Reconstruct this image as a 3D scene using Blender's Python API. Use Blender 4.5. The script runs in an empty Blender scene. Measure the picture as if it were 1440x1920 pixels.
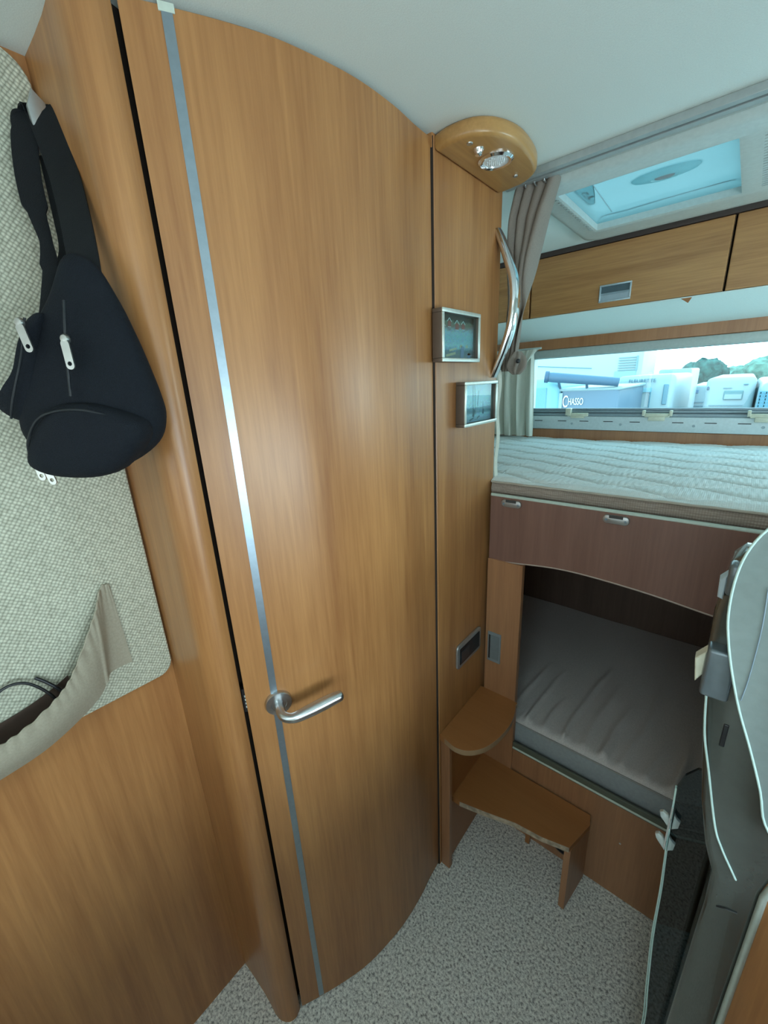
import bpy, bmesh, math, random
import numpy as np
from mathutils import Vector, Matrix, noise
random.seed(7)
C = bpy.context.scene.collection
PI = math.pi

# ------------------------------------------------------------------ camera
H = 1.533
R = Matrix(((0.76121135, -0.1590198, 0.62870501), (0.64671963, 0.25800918, -0.71776388), (-0.048073, 0.95296588, 0.29924074)))
cam_d = bpy.data.cameras.new('camera'); cam = bpy.data.objects.new('camera', cam_d); C.objects.link(cam)
cam_d.sensor_fit = 'HORIZONTAL'; cam_d.sensor_width = 36; cam_d.lens = 36 * 760 / 1440
cam_d.clip_start = 0.02; cam_d.clip_end = 300
M = R.to_4x4(); M.translation = (0, 0, H); cam.matrix_world = M
bpy.context.scene.camera = cam
vs = bpy.context.scene.view_settings
vs.view_transform = 'Standard'; vs.look = 'None'; vs.gamma = 1.0; vs.exposure = -0.14; vs.use_curve_mapping = False
cy = bpy.context.scene.cycles
cy.max_bounces = 10; cy.diffuse_bounces = 6; cy.transparent_max_bounces = 16; cy.sample_clamp_indirect = 6

# ------------------------------------------------------------------ daylight
w = bpy.data.worlds.new('overcast_sky'); bpy.context.scene.world = w; w.use_nodes = True
nt = w.node_tree; bg = nt.nodes['Background']
tc = nt.nodes.new('ShaderNodeTexCoord'); sx = nt.nodes.new('ShaderNodeSeparateXYZ'); cr = nt.nodes.new('ShaderNodeValToRGB')
nt.links.new(tc.outputs['Generated'], sx.inputs[0]); nt.links.new(sx.outputs['Z'], cr.inputs[0]); nt.links.new(cr.outputs[0], bg.inputs[0])
cr.color_ramp.elements[0].position = 0.0; cr.color_ramp.elements[0].color = (0.80, 0.97, 1.0, 1)
cr.color_ramp.elements[1].position = 0.5; cr.color_ramp.elements[1].color = (0.50, 0.86, 1.0, 1)
bg.inputs[1].default_value = 5.0

def area(name, loc, rot, sx_, sy_, power, col):
    l = bpy.data.lights.new(name, 'AREA'); l.shape = 'RECTANGLE'; l.size = sx_; l.size_y = sy_; l.energy = power; l.color = col
    o = bpy.data.objects.new(name, l); C.objects.link(o); o.location = loc; o.rotation_euler = rot
    return o
def portal(name, loc, rot, a, b):
    o = area(name, loc, rot, a, b, 1, (1, 1, 1)); o.data.cycles.is_portal = True
portal('rear_window_daylight', (0.0, 2.04, 1.5), (PI / 2, 0, PI), 1.5, 0.24)
portal('rooflight_daylight', (-0.26, 1.39, 2.035), (0, 0, 0), 0.42, 0.44)
# daylight through the windows of the front of the van (all behind the camera)
area('kitchen_window_daylight', (1.10, -0.15, 1.15), (0, PI / 2, 0), 0.36, 1.0, 14.5, (0.70, 0.90, 1.0))
area('windscreen_daylight', (0.0, -2.66, 1.25), (-PI / 2, 0, 0), 1.5, 0.75, 19, (0.88, 0.96, 1.0))
area('entrance_daylight', (1.10, -1.25, 0.95), (0, PI / 2, 0), 1.4, 0.6, 1.5, (0.85, 0.95, 1.0))
area('dinette_window_daylight', (-0.86, -1.55, 1.3), (0, -PI / 2, 0), 0.45, 0.8, 6, (0.85, 0.95, 1.0))
area('front_rooflight_daylight', (0.15, -1.0, 2.03), (0, 0, 0), 0.4, 0.4, 9, (0.78, 0.95, 1.0))

area('bed_fill_light', (1.10, 1.48, 1.50), (0, PI / 2, 0), 0.22, 0.6, 7.5, (0.60, 0.90, 1.0))  # added fill lamp that brightens the upper mattress; no window known there

# ------------------------------------------------------------------ materials
def nodemat(name):
    m = bpy.data.materials.new(name); m.use_nodes = True
    return m, m.node_tree, m.node_tree.nodes['Principled BSDF']
def flat(name, col, rough=0.5, metal=0.0, spec=0.5, coat=0.0, bump=None, bscale=100, bstr=0.2):
    m, t, b = nodemat(name)
    b.inputs['Roughness'].default_value = rough; b.inputs['Metallic'].default_value = metal
    b.inputs['Specular IOR Level'].default_value = spec; b.inputs['Coat Weight'].default_value = coat
    n = t.nodes.new('ShaderNodeTexNoise'); n.inputs['Scale'].default_value = bscale; n.inputs['Detail'].default_value = 3
    c = t.nodes.new('ShaderNodeTexCoord'); t.links.new(c.outputs['Object'], n.inputs['Vector'])
    r = t.nodes.new('ShaderNodeValToRGB'); t.links.new(n.outputs['Fac'], r.inputs[0])
    v = 0.04 if bump is None else bump
    r.color_ramp.elements[0].color = (*[x * (1 - v) for x in col], 1); r.color_ramp.elements[1].color = (*[min(1, x * (1 + v)) for x in col], 1)
    r.color_ramp.elements[0].position = 0.35; r.color_ramp.elements[1].position = 0.65
    t.links.new(r.outputs[0], b.inputs['Base Color'])
    if bump is not None:
        bp = t.nodes.new('ShaderNodeBump'); bp.inputs['Strength'].default_value = bstr; bp.inputs['Distance'].default_value = 0.002
        t.links.new(n.outputs['Fac'], bp.inputs['Height']); t.links.new(bp.outputs[0], b.inputs['Normal'])
    return m
def wood(name, dark, light, axis='z', rough=0.38, coat=0.10, contrast=1.0):
    m, t, b = nodemat(name); L = t.links.new
    c = t.nodes.new('ShaderNodeTexCoord'); mp = t.nodes.new('ShaderNodeMapping'); L(c.outputs['Object'], mp.inputs[0])
    s = [1, 1, 1]; s['xyz'.index(axis)] = 0.045; mp.inputs['Scale'].default_value = s
    n1 = t.nodes.new('ShaderNodeTexNoise'); n1.inputs['Scale'].default_value = 190; n1.inputs['Detail'].default_value = 5; n1.inputs['Roughness'].default_value = 0.6
    n2 = t.nodes.new('ShaderNodeTexNoise'); n2.inputs['Scale'].default_value = 13; n2.inputs['Detail'].default_value = 3; n2.inputs['Distortion'].default_value = 0.35
    n3 = t.nodes.new('ShaderNodeTexNoise'); n3.inputs['Scale'].default_value = 45; n3.inputs['Detail'].default_value = 2; n3.inputs['Distortion'].default_value = 1.2
    mp2 = t.nodes.new('ShaderNodeMapping'); L(c.outputs['Object'], mp2.inputs[0]); s2 = [1, 1, 1]; s2['xyz'.index(axis)] = 0.07; mp2.inputs['Scale'].default_value = s2
    L(mp.outputs[0], n1.inputs['Vector']); L(mp2.outputs[0], n2.inputs['Vector']); L(mp.outputs[0], n3.inputs['Vector'])
    a = t.nodes.new('ShaderNodeMath'); a.operation = 'MULTIPLY'; a.inputs[1].default_value = 0.30; L(n1.outputs['Fac'], a.inputs[0])
    d = t.nodes.new('ShaderNodeMath'); d.operation = 'MULTIPLY_ADD'; d.inputs[1].default_value = 0.42; L(n2.outputs['Fac'], d.inputs[0]); L(a.outputs[0], d.inputs[2])
    e = t.nodes.new('ShaderNodeMath'); e.operation = 'MULTIPLY_ADD'; e.inputs[1].default_value = 0.28; L(n3.outputs['Fac'], e.inputs[0]); L(d.outputs[0], e.inputs[2])
    r = t.nodes.new('ShaderNodeValToRGB'); L(e.outputs[0], r.inputs[0])
    h = 0.14 / contrast
    r.color_ramp.elements[0].position = 0.5 - h; r.color_ramp.elements[1].position = 0.5 + h
    r.color_ramp.elements[0].color = (*dark, 1); r.color_ramp.elements[1].color = (*light, 1)
    L(r.outputs[0], b.inputs['Base Color']); b.inputs['Roughness'].default_value = rough; b.inputs['Coat Weight'].default_value = coat; b.inputs['Coat Roughness'].default_value = 0.25
    bp = t.nodes.new('ShaderNodeBump'); bp.inputs['Strength'].default_value = 0.05; bp.inputs['Distance'].default_value = 0.001
    L(n1.outputs['Fac'], bp.inputs['Height']); L(bp.outputs[0], b.inputs['Normal'])
    return m
def weave(name, c1, c2, scale=150, strength=0.6, rnd=0.45, rough=0.9):
    m, t, b = nodemat(name); L = t.links.new
    c = t.nodes.new('ShaderNodeTexCoord'); v = t.nodes.new('ShaderNodeTexVoronoi'); v.inputs['Scale'].default_value = scale; v.inputs['Randomness'].default_value = rnd
    mp = t.nodes.new('ShaderNodeMapping'); mp.inputs['Rotation'].default_value = (0.6, 0, 0); L(c.outputs['Object'], mp.inputs[0]); L(mp.outputs[0], v.inputs['Vector'])
    r = t.nodes.new('ShaderNodeValToRGB'); L(v.outputs['Distance'], r.inputs[0]); r.color_ramp.elements[0].position = 0.15; r.color_ramp.elements[1].position = 0.75
    r.color_ramp.elements[0].color = (*c1, 1); r.color_ramp.elements[1].color = (*c2, 1); L(r.outputs[0], b.inputs['Base Color'])
    bp = t.nodes.new('ShaderNodeBump'); bp.invert = True; bp.inputs['Strength'].default_value = strength; bp.inputs['Distance'].default_value = 0.003
    L(v.outputs['Distance'], bp.inputs['Height']); L(bp.outputs[0], b.inputs['Normal']); b.inputs['Roughness'].default_value = rough; b.inputs['Specular IOR Level'].default_value = 0.15
    return m
def carpet_mat():
    m, t, b = nodemat('speckled_carpet'); L = t.links.new
    c = t.nodes.new('ShaderNodeTexCoord'); n = t.nodes.new('ShaderNodeTexNoise'); n.inputs['Scale'].default_value = 150; n.inputs['Detail'].default_value = 4; n.inputs['Roughness'].default_value = 0.7
    L(c.outputs['Object'], n.inputs['Vector'])
    r = t.nodes.new('ShaderNodeValToRGB'); L(n.outputs['Fac'], r.inputs[0]); e = r.color_ramp.elements
    e[0].position = 0.36; e[0].color = (0.22, 0.21, 0.20, 1); e[1].position = 0.60; e[1].color = (0.88, 0.86, 0.80, 1)
    k = e.new(0.47); k.color = (0.60, 0.58, 0.54, 1)
    L(r.outputs[0], b.inputs['Base Color']); b.inputs['Roughness'].default_value = 1.0; b.inputs['Specular IOR Level'].default_value = 0.1
    bp = t.nodes.new('ShaderNodeBump'); bp.inputs['Strength'].default_value = 0.7; bp.inputs['Distance'].default_value = 0.004
    L(n.outputs['Fac'], bp.inputs['Height']); L(bp.outputs[0], b.inputs['Normal'])
    return m
def pane_mat(name, tint, refl=0.1, rough=0.02):
    m, t, b = nodemat(name); L = t.links.new
    tr = t.nodes.new('ShaderNodeBsdfTransparent'); tr.inputs[0].default_value = (*tint, 1)
    gl = t.nodes.new('ShaderNodeBsdfGlossy'); gl.inputs['Roughness'].default_value = rough
    fr = t.nodes.new('ShaderNodeFresnel'); fr.inputs[0].default_value = 1.45
    ad = t.nodes.new('ShaderNodeMath'); ad.operation = 'ADD'; ad.inputs[1].default_value = refl; L(fr.outputs[0], ad.inputs[0]); ad.use_clamp = True
    ge_ = t.nodes.new('ShaderNodeNewGeometry'); iv = t.nodes.new('ShaderNodeMath'); iv.operation = 'SUBTRACT'; iv.inputs[0].default_value = 1.0; L(ge_.outputs['Backfacing'], iv.inputs[1]); ml = t.nodes.new('ShaderNodeMath'); ml.operation = 'MULTIPLY'; L(ad.outputs[0], ml.inputs[0]); L(iv.outputs[0], ml.inputs[1])
    mx = t.nodes.new('ShaderNodeMixShader'); L(ml.outputs[0], mx.inputs[0]); L(tr.outputs[0], mx.inputs[1]); L(gl.outputs[0], mx.inputs[2])
    L(mx.outputs[0], t.nodes['Material Output'].inputs[0]); t.nodes.remove(b)
    return m
def milky_mat(name='rooflight_acrylic', k=1.0, mixf=0.55):
    m, t, b = nodemat(name); L = t.links.new
    tr = t.nodes.new('ShaderNodeBsdfTransparent'); tr.inputs[0].default_value = (0.31 * k, 0.40 * k, 0.41 * k, 1)
    tl = t.nodes.new('ShaderNodeBsdfTranslucent'); tl.inputs[0].default_value = (0.38 * k, 0.50 * k, 0.51 * k, 1)
    mx = t.nodes.new('ShaderNodeMixShader'); mx.inputs[0].default_value = mixf; L(tr.outputs[0], mx.inputs[1]); L(tl.outputs[0], mx.inputs[2])
    b.inputs['Base Color'].default_value = (0.6, 0.8, 0.85, 1); b.inputs['Roughness'].default_value = 0.15
    m2 = t.nodes.new('ShaderNodeMixShader'); m2.inputs[0].default_value = 0.25; L(mx.outputs[0], m2.inputs[1]); L(b.outputs[0], m2.inputs[2])
    L(m2.outputs[0], t.nodes['Material Output'].inputs[0])
    return m

W_DOOR = wood('cherry_veneer', (0.275, 0.108, 0.035), (0.455, 0.212, 0.074), contrast=0.95)
W_RED = wood('reddish_veneer', (0.30, 0.125, 0.055), (0.42, 0.19, 0.085), rough=0.3)
W_HOR = wood('cherry_veneer_across', (0.33, 0.145, 0.05), (0.56, 0.29, 0.11), 'x')
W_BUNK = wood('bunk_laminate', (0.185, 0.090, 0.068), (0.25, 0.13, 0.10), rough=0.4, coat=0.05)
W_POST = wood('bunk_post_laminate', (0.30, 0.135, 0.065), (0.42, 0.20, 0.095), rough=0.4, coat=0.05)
W_STEP = wood('step_laminate', (0.30, 0.115, 0.035), (0.38, 0.155, 0.05), 'x', rough=0.4, coat=0.05, contrast=0.6)
W_LAMP = wood('light_shelf_maple', (0.34, 0.165, 0.05), (0.48, 0.26, 0.09), 'y', rough=0.3)
EDGE = flat('worn_edge_band', (0.42, 0.33, 0.24), 0.5, bump=0.35, bscale=60)
CEIL = flat('ceiling_vinyl', (0.70, 0.76, 0.73), 0.7, bump=0.03, bscale=500, bstr=0.15)
WHITE = flat('white_plastic', (0.52, 0.57, 0.55), 0.35)
CREAM = flat('cream_plastic', (0.62, 0.60, 0.48), 0.35)
GREYP = flat('grey_plastic', (0.36, 0.42, 0.45), 0.35)
SLATE = flat('grey_blue_profile', (0.20, 0.27, 0.33), 0.35)
BLACK = flat('black_plastic', (0.012, 0.012, 0.014), 0.35)
DARK = flat('dark_gap', (0.02, 0.012, 0.008), 0.8)
CHROME = flat('chrome', (0.80, 0.80, 0.82), 0.08, 1.0)
STEEL = flat('brushed_steel', (0.55, 0.56, 0.57), 0.28, 1.0)
ALU = flat('aluminium_strip', (0.34, 0.41, 0.47), 0.36, 0.9)
SATIN = flat('satin_aluminium', (0.50, 0.52, 0.53), 0.35, 0.8)
PALE = flat('pale_edge_trim', (0.55, 0.60, 0.52), 0.4)
OLIVE = flat('olive_rail_channel', (0.10, 0.11, 0.08), 0.4)
FABRIC = weave('woven_wall_fabric', (0.72, 0.71, 0.58), (0.26, 0.26, 0.20), 200, 0.7, 0.22)
TAUPE = flat('taupe_cloth', (0.33, 0.29, 0.22), 0.9, bump=0.06, bscale=300)
CURT = flat('curtain_cloth', (0.23, 0.195, 0.165), 0.8, bump=0.05, bscale=400)
CURTW = flat('pale_curtain_cloth', (0.60, 0.60, 0.52), 0.8, bump=0.05, bscale=400)
BAGM = flat('black_canvas', (0.005, 0.007, 0.011), 0.85, spec=0.25, bump=0.4, bscale=900, bstr=0.5)
WEB = flat('black_webbing', (0.004, 0.005, 0.007), 0.7, spec=0.3, bump=0.3, bscale=1200, bstr=0.5)
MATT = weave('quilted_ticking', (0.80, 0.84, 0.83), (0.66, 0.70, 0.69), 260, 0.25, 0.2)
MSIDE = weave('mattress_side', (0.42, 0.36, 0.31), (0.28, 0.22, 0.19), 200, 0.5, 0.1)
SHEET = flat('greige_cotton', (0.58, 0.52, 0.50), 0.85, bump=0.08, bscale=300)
MBAND = flat('grey_mattress_border', (0.30, 0.32, 0.33), 0.85, bump=0.05)
CARPET = carpet_mat()
GLASS = pane_mat('window_acrylic', (0.86, 0.97, 0.99), 0.0)
SMOKE = pane_mat('smoked_glass', (0.28, 0.36, 0.40), 0.02)
MILK = milky_mat(); MILK2 = milky_mat('latch_acrylic', 1.9, 0.5)
SILVER = flat('silver_grey_lacquer', (0.12, 0.13, 0.12), 0.20, 0.6, coat=0.6)
DISC = flat('pale_grey_gloss', (0.22, 0.27, 0.265), 0.12, 0.25, coat=0.6)
GRIM = flat('glass_rim', (0.55, 0.72, 0.68), 0.15, 0.2)

# ------------------------------------------------------------------ mesh helpers
def link(name, me, m, parent=None):
    o = bpy.data.objects.new(name, me); C.objects.link(o)
    if m: me.materials.append(m)
    if parent: o.parent = parent
    return o
def thing(name, label, cat, loc=(0, 0, 0), group=None):
    o = bpy.data.objects.new(name, None); C.objects.link(o); o.location = loc; o.empty_display_size = 0.05
    o['label'] = label; o['category'] = cat
    if group: o['group'] = group
    return o
def tag(o, label, cat, group=None):
    o['label'] = label; o['category'] = cat
    if group: o['group'] = group
    return o
def struct(o): o['kind'] = 'structure'; return o
class B:
    """collects shapes in world coordinates into one mesh"""
    def __init__(s): s.bm = bmesh.new()
    def box(s, x0, x1, y0, y1, z0, z1, bev=0.0, seg=2):
        t = bmesh.new(); bmesh.ops.create_cube(t, size=1)
        for v in t.verts: v.co = ((x0 + x1) / 2 + v.co.x * (x1 - x0), (y0 + y1) / 2 + v.co.y * (y1 - y0), (z0 + z1) / 2 + v.co.z * (z1 - z0))
        if bev: bmesh.ops.bevel(t, geom=t.edges[:], offset=bev, segments=seg, affect='EDGES', profile=0.5)
        return s.add(t)
    def add(s, t, mat=None):
        if mat: t.transform(mat)
        me = bpy.data.meshes.new('t'); t.to_mesh(me); s.bm.from_mesh(me); bpy.data.meshes.remove(me); t.free(); return s
    def prism(s, pts, axis, a, b, bev=0.0, seg=2):
        """polygon pts in the two other axes (xyz order), extruded along axis a..b"""
        t = bmesh.new(); i = 'xyz'.index(axis)
        def mk(p, v):
            q = list(p); q.insert(i, v); return t.verts.new(q)
        lo = [mk(p, a) for p in pts]; hi = [mk(p, b) for p in pts]; n = len(pts)
        t.faces.new(lo); t.faces.new(hi[::-1])
        for k in range(n): t.faces.new((lo[k], hi[k], hi[(k + 1) % n], lo[(k + 1) % n]))
        bmesh.ops.recalc_face_normals(t, faces=t.faces[:])
        if bev:
            bmesh.ops.bevel(t, geom=[e for e in t.edges if abs(e.verts[0].co[i] - e.verts[1].co[i]) < 1e-6], offset=bev, segments=seg, affect='EDGES', profile=0.5)
        return s.add(t)
    def tube(s, pts, r, seg=12, flat_dir=None, fl=1.0, cap=True):
        t = bmesh.new(); pts = [Vector(p) for p in pts]; n = len(pts); rs = r if isinstance(r, (list, tuple)) else [r] * n
        rings = []; up = None
        for k, p in enumerate(pts):
            d = (pts[min(k + 1, n - 1)] - pts[max(k - 1, 0)]).normalized()
            if up is None: up = Vector((0, 0, 1)) if abs(d.z) < 0.9 else Vector((1, 0, 0))
            if flat_dir is not None: up = Vector(flat_dir)
            sd = d.cross(up).normalized(); u2 = sd.cross(d).normalized(); up = u2
            rings.append([t.verts.new(p + (sd * math.cos(a) + u2 * math.sin(a) * fl) * rs[k]) for a in [2 * PI * j / seg for j in range(seg)]])
        for k in range(n - 1):
            for j in range(seg): t.faces.new((rings[k][j], rings[k][(j + 1) % seg], rings[k + 1][(j + 1) % seg], rings[k + 1][j]))
        if cap: t.faces.new(rings[0][::-1]); t.faces.new(rings[-1])
        return s.add(t)
    def ribbon(s, pts, wdir, wd, th):
        t = bmesh.new(); pts = [Vector(p) for p in pts]; n = len(pts); ws = wd if isinstance(wd, (list, tuple)) else [wd] * n; rings = []
        for k, p in enumerate(pts):
            d = (pts[min(k + 1, n - 1)] - pts[max(k - 1, 0)]).normalized()
            wv = Vector(wdir[k] if isinstance(wdir, list) else wdir); wv = (wv - d * wv.dot(d)).normalized(); nn = d.cross(wv)
            rings.append([t.verts.new(p + wv * (a * ws[k] / 2) + nn * (b * th / 2)) for a, b in ((-1, -1), (-.93, -1.2), (.93, -1.2), (1, -1), (1, 1), (.93, 1.2), (-.93, 1.2), (-1, 1))])
        for k in range(n - 1):
            for j in range(8): t.faces.new((rings[k][j], rings[k][(j + 1) % 8], rings[k + 1][(j + 1) % 8], rings[k + 1][j]))
        t.faces.new(rings[0][::-1]); t.faces.new(rings[-1]); bmesh.ops.recalc_face_normals(t, faces=t.faces[:])
        return s.add(t)
    def lathe(s, prof, c, ax, seg=32, sc=(1, 1)):
        """prof: (radius, height) list, revolved about direction ax at c"""
        t = bmesh.new(); rings = []
        for r, h in prof: rings.append([t.verts.new((r * sc[0] * math.cos(2 * PI * j / seg), r * sc[1] * math.sin(2 * PI * j / seg), h)) for j in range(seg)])
        for k in range(len(rings) - 1):
            for j in range(seg): t.faces.new((rings[k][j], rings[k][(j + 1) % seg], rings[k + 1][(j + 1) % seg], rings[k + 1][j]))
        t.faces.new(rings[0][::-1]); t.faces.new(rings[-1]); bmesh.ops.remove_doubles(t, verts=t.verts[:], dist=1e-6)
        q = Vector(ax).normalized().to_track_quat('Z', 'Y').to_matrix().to_4x4(); q.translation = c
        bmesh.ops.recalc_face_normals(t, faces=t.faces[:])
        return s.add(t, q)
    def sheet(s, fn, nu, nv, th=0.0, closed=False):
        """surface fn(u,v)->point, u,v in 0..1, given a real thickness th"""
        t = bmesh.new(); g = [[t.verts.new(fn(i / nu, j / nv)) for j in range(nv + 1)] for i in range(nu + 1)]
        for i in range(nu):
            for j in range(nv): t.faces.new((g[i][j], g[i + 1][j], g[i + 1][j + 1], g[i][j + 1]))
        if th:
            t.normal_update(); off = {v: v.co - v.normal * th for v in t.verts}
            m = {v: t.verts.new(off[v]) for v in list(off)}
            for f in list(t.faces): t.faces.new([m[v] for v in reversed(f.verts)])
            for e in [e for e in t.edges if len(e.link_faces) == 1 and e.verts[0] in m and e.verts[1] in m]:
                a, b = e.verts; t.faces.new((a, b, m[b], m[a]))
            bmesh.ops.recalc_face_normals(t, faces=t.faces[:])
        return s.add(t)
    def build(s, name, m, parent=None, smooth=None):
        me = bpy.data.meshes.new(name)
        if parent is not None:
            T = Matrix.Translation(-parent_world(parent)); s.bm.transform(T)
        s.bm.normal_update(); s.bm.to_mesh(me); s.bm.free()
        if smooth is not None:
            for p in me.polygons: p.use_smooth = True
            if hasattr(me, 'set_sharp_from_angle'): me.set_sharp_from_angle(angle=math.radians(smooth))
        return link(name, me, m, parent)
def parent_world(p):
    v = Vector((0, 0, 0))
    while p is not None: v += p.location; p = p.parent
    return v
def crom(pts, n=6, closed=False):
    P = [Vector(p) for p in pts]; out = []; m = len(P)
    rng = range(m) if closed else range(m - 1)
    for i in rng:
        p0 = P[(i - 1) % m] if closed or i > 0 else P[0]; p1 = P[i]; p2 = P[(i + 1) % m]; p3 = P[(i + 2) % m] if closed or i + 2 < m else P[-1]
        for k in range(n):
            t = k / n; out.append(0.5 * ((2 * p1) + (-p0 + p2) * t + (2 * p0 - 5 * p1 + 4 * p2 - p3) * t * t + (-p0 + 3 * p1 - 3 * p2 + p3) * t ** 3))
    if not closed: out.append(P[-1])
    return out
def rrect(a0, a1, b0, b1, r, n=6, corners=(1, 1, 1, 1)):
    out = []
    for (cx, cy_, s, on) in ((a1, b1, 0, corners[0]), (a0, b1, 1, corners[1]), (a0, b0, 2, corners[2]), (a1, b0, 3, corners[3])):
        sx_ = -1 if cx == a1 else 1; sy_ = -1 if cy_ == b1 else 1; rr = r if on == 1 else (on if on else 1e-5)
        for k in range(n + 1):
            a = PI / 2 * (s + k / n); out.append((cx + sx_ * rr + rr * math.cos(a), cy_ + sy_ * rr + rr * math.sin(a)))
    return out

# ------------------------------------------------------------------ room shell
struct(B().box(-1.06, 1.06, -2.7, 2.05, -0.04, 0.0).build('floor', CARPET))
hx0, hx1, hy0, hy1 = -0.445, -0.075, 1.20, 1.60
gx0, gx1, gy0, gy1 = -0.05, 0.35, -1.2, -0.8
c = B()
def slab_with_holes():
    xs = [-1.06, hx0, hx1, gx0, gx1, 1.06]; ys = [-2.7, gy0, gy1, hy0, hy1, 2.05]
    for i in range(5):
        for j in range(5):
            mx_, my_ = (xs[i] + xs[i + 1]) / 2, (ys[j] + ys[j + 1]) / 2
            if hx0 < mx_ < hx1 and hy0 < my_ < hy1: continue
            if gx0 < mx_ < gx1 and gy0 < my_ < gy1: continue
            c.box(xs[i], xs[i + 1], ys[j], ys[j + 1], 1.98, 2.02)
slab_with_holes()
bmesh.ops.remove_doubles(c.bm, verts=c.bm.verts[:], dist=1e-5)
struct(c.build('ceiling', CEIL))
# side walls, front and rear, with their window openings
def wall_open(name, fixed, a, b, u0, u1, z0, z1, holes, m):
    bb = B(); us = sorted({u0, u1, *[h[0] for h in holes], *[h[1] for h in holes]}); zs = sorted({z0, z1, *[h[2] for h in holes], *[h[3] for h in holes]})
    for i in range(len(us) - 1):
        for j in range(len(zs) - 1):
            mu, mz = (us[i] + us[i + 1]) / 2, (zs[j] + zs[j + 1]) / 2
            if any(h[0] < mu < h[1] and h[2] < mz < h[3] for h in holes): continue
            if fixed == 'x': bb.box(a, b, us[i], us[i + 1], zs[j], zs[j + 1])
            else: bb.box(us[i], us[i + 1], a, b, zs[j], zs[j + 1])
    return struct(bb.build(name, m))
wall_open('wall_right', 'x', 1.06, 1.09, -2.7, 2.05, 0, 2.0, [(-0.65, 0.35, 0.96, 1.34), (-1.55, -0.95, 0.15, 1.75), (1.17, 1.79, 1.38, 1.62)], CEIL)  # the opening beside the bed is added to let the fill lamp in
wall_open('wall_front', 'y', -2.73, -2.70, -1.06, 1.06, 0, 2.0, [(-0.75, 0.75, 0.87, 1.63)], CEIL)
wall_open('wall_rear', 'y', 1.97, 2.02, -1.06, 1.06, 0, 2.0, [(-0.76, 0.76, 1.385, 1.618)], CEIL)
wall_open('wall_outer_left', 'x', -1.09, -1.06, -2.7, 2.05, 0, 2.0, [], CEIL)
wall_open('wall_left', 'x', -0.835, -0.813, -2.7, 0.2385, 0, 1.98, [(-1.95, -1.15, 1.07, 1.53)], W_DOOR)
struct(B().box(-1.06, -0.524, 1.062, 1.085, 0, 1.98).build('wall_bathroom_rear', W_RED))

# curved post to the left of the door: one rounded profile
post = [(-0.813, 0.2385), (-0.76, 0.2395), (-0.72, 0.2395), (-0.690, 0.2380)] + [(p.x, p.y) for p in crom([(-0.665, 0.2355, 0), (-0.648, 0.2370, 0), (-0.632, 0.2440, 0), (-0.621, 0.2550, 0), (-0.618, 0.2680, 0), (-0.6220, 0.2810, 0)], 5)]
post += [(-0.66, 0.292), (-0.813, 0.27)]
t_ = B().prism(post, 'z', 0, 1.98)
o = struct(t_.build('trim_1', W_DOOR, smooth=35))

# ------------------------------------------------------------------ bathroom door (curved, top-level thing)
curve = [(-0.6185, 0.2870), (-0.597, 0.326), (-0.566, 0.388), (-0.541, 0.450), (-0.525, 0.520), (-0.516, 0.590), (-0.5165, 0.670), (-0.523, 0.735), (-0.5255, 0.7850)]
DC = [Vector((p.x, p.y)) for p in crom([(x, y, 0) for x, y in curve], 6)]
def door_norm(i):
    d = (DC[min(i + 1, len(DC) - 1)] - DC[max(i - 1, 0)]).normalized(); return Vector((d.y, -d.x))
def offset_curve(k): return [DC[i] + door_norm(i) * k for i in range(len(DC))]
def at_y(y):
    for i in range(len(DC) - 1):
        if DC[i].y <= y <= DC[i + 1].y:
            f = (y - DC[i].y) / (DC[i + 1].y - DC[i].y); return DC[i].lerp(DC[i + 1], f), door_norm(i).lerp(door_norm(i + 1), f).normalized()
door = thing('bathroom_door', 'tall curved cherry wood door with silver strip and lever handle', 'door', (-0.62, 0.29, 0))
poly = [tuple(p) for p in offset_curve(0)] + [tuple(p) for p in reversed(offset_curve(-0.028))]
B().prism(poly, 'z', 0.006, 1.974, 0.0015, 1).build('door_leaf', W_DOOR, door, smooth=30)
p0, n0 = at_y(0.332); t0 = Vector((-n0.y, n0.x))
if t0.y < 0: t0 = -t0
def strip(z0, z1, wdt=0.0125):
    a = p0 - t0 * wdt / 2; b2 = p0 + t0 * wdt / 2
    q = [a - n0 * .002, b2 - n0 * .002, b2 + n0 * .0012, a + n0 * .0012]
    return B().prism([tuple(v) for v in q], 'z', z0, z1)
strip(0.012, 1.967).build('inlay_strip', ALU, door)
bb = strip(1.967, 1.976, 0.018); bb.build('strip_end_cap', PALE, door)
# handle
hz = 0.958; hp, hn = at_y(0.337); ht = Vector((-hn.y, hn.x)); ht = ht if ht.y > 0 else -ht
hn3 = Vector((hn.x, hn.y, 0)); ht3 = Vector((ht.x, ht.y, 0)); hc = Vector((hp.x, hp.y, hz))
hd = B(); hd.lathe([(0.0, 0.0), (0.0250, 0.0), (0.0255, 0.006), (0.0240, 0.0085), (0.0150, 0.0090), (0.0140, 0.0075), (0.0, 0.0075)], hc, hn3, 40)
rose = hd.build('handle_rosette', STEEL, door, smooth=40)
Z = Vector((0, 0, 1))
path = crom([hc + hn3 * .004, hc + hn3 * .022 - Z * .001, hc + hn3 * .040 + ht3 * .004 - Z * .003, hc + hn3 * .050 + ht3 * .020 - Z * .004, hc + hn3 * .051 + ht3 * .045 - Z * .000, hc + hn3 * .050 + ht3 * .075 + Z * .005, hc + hn3 * .049 + ht3 * .100 + Z * .009, hc + hn3 * .048 + ht3 * .117 + Z * .010], 6)
n_ = len(path); rr = [0.0082] * n_
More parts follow.
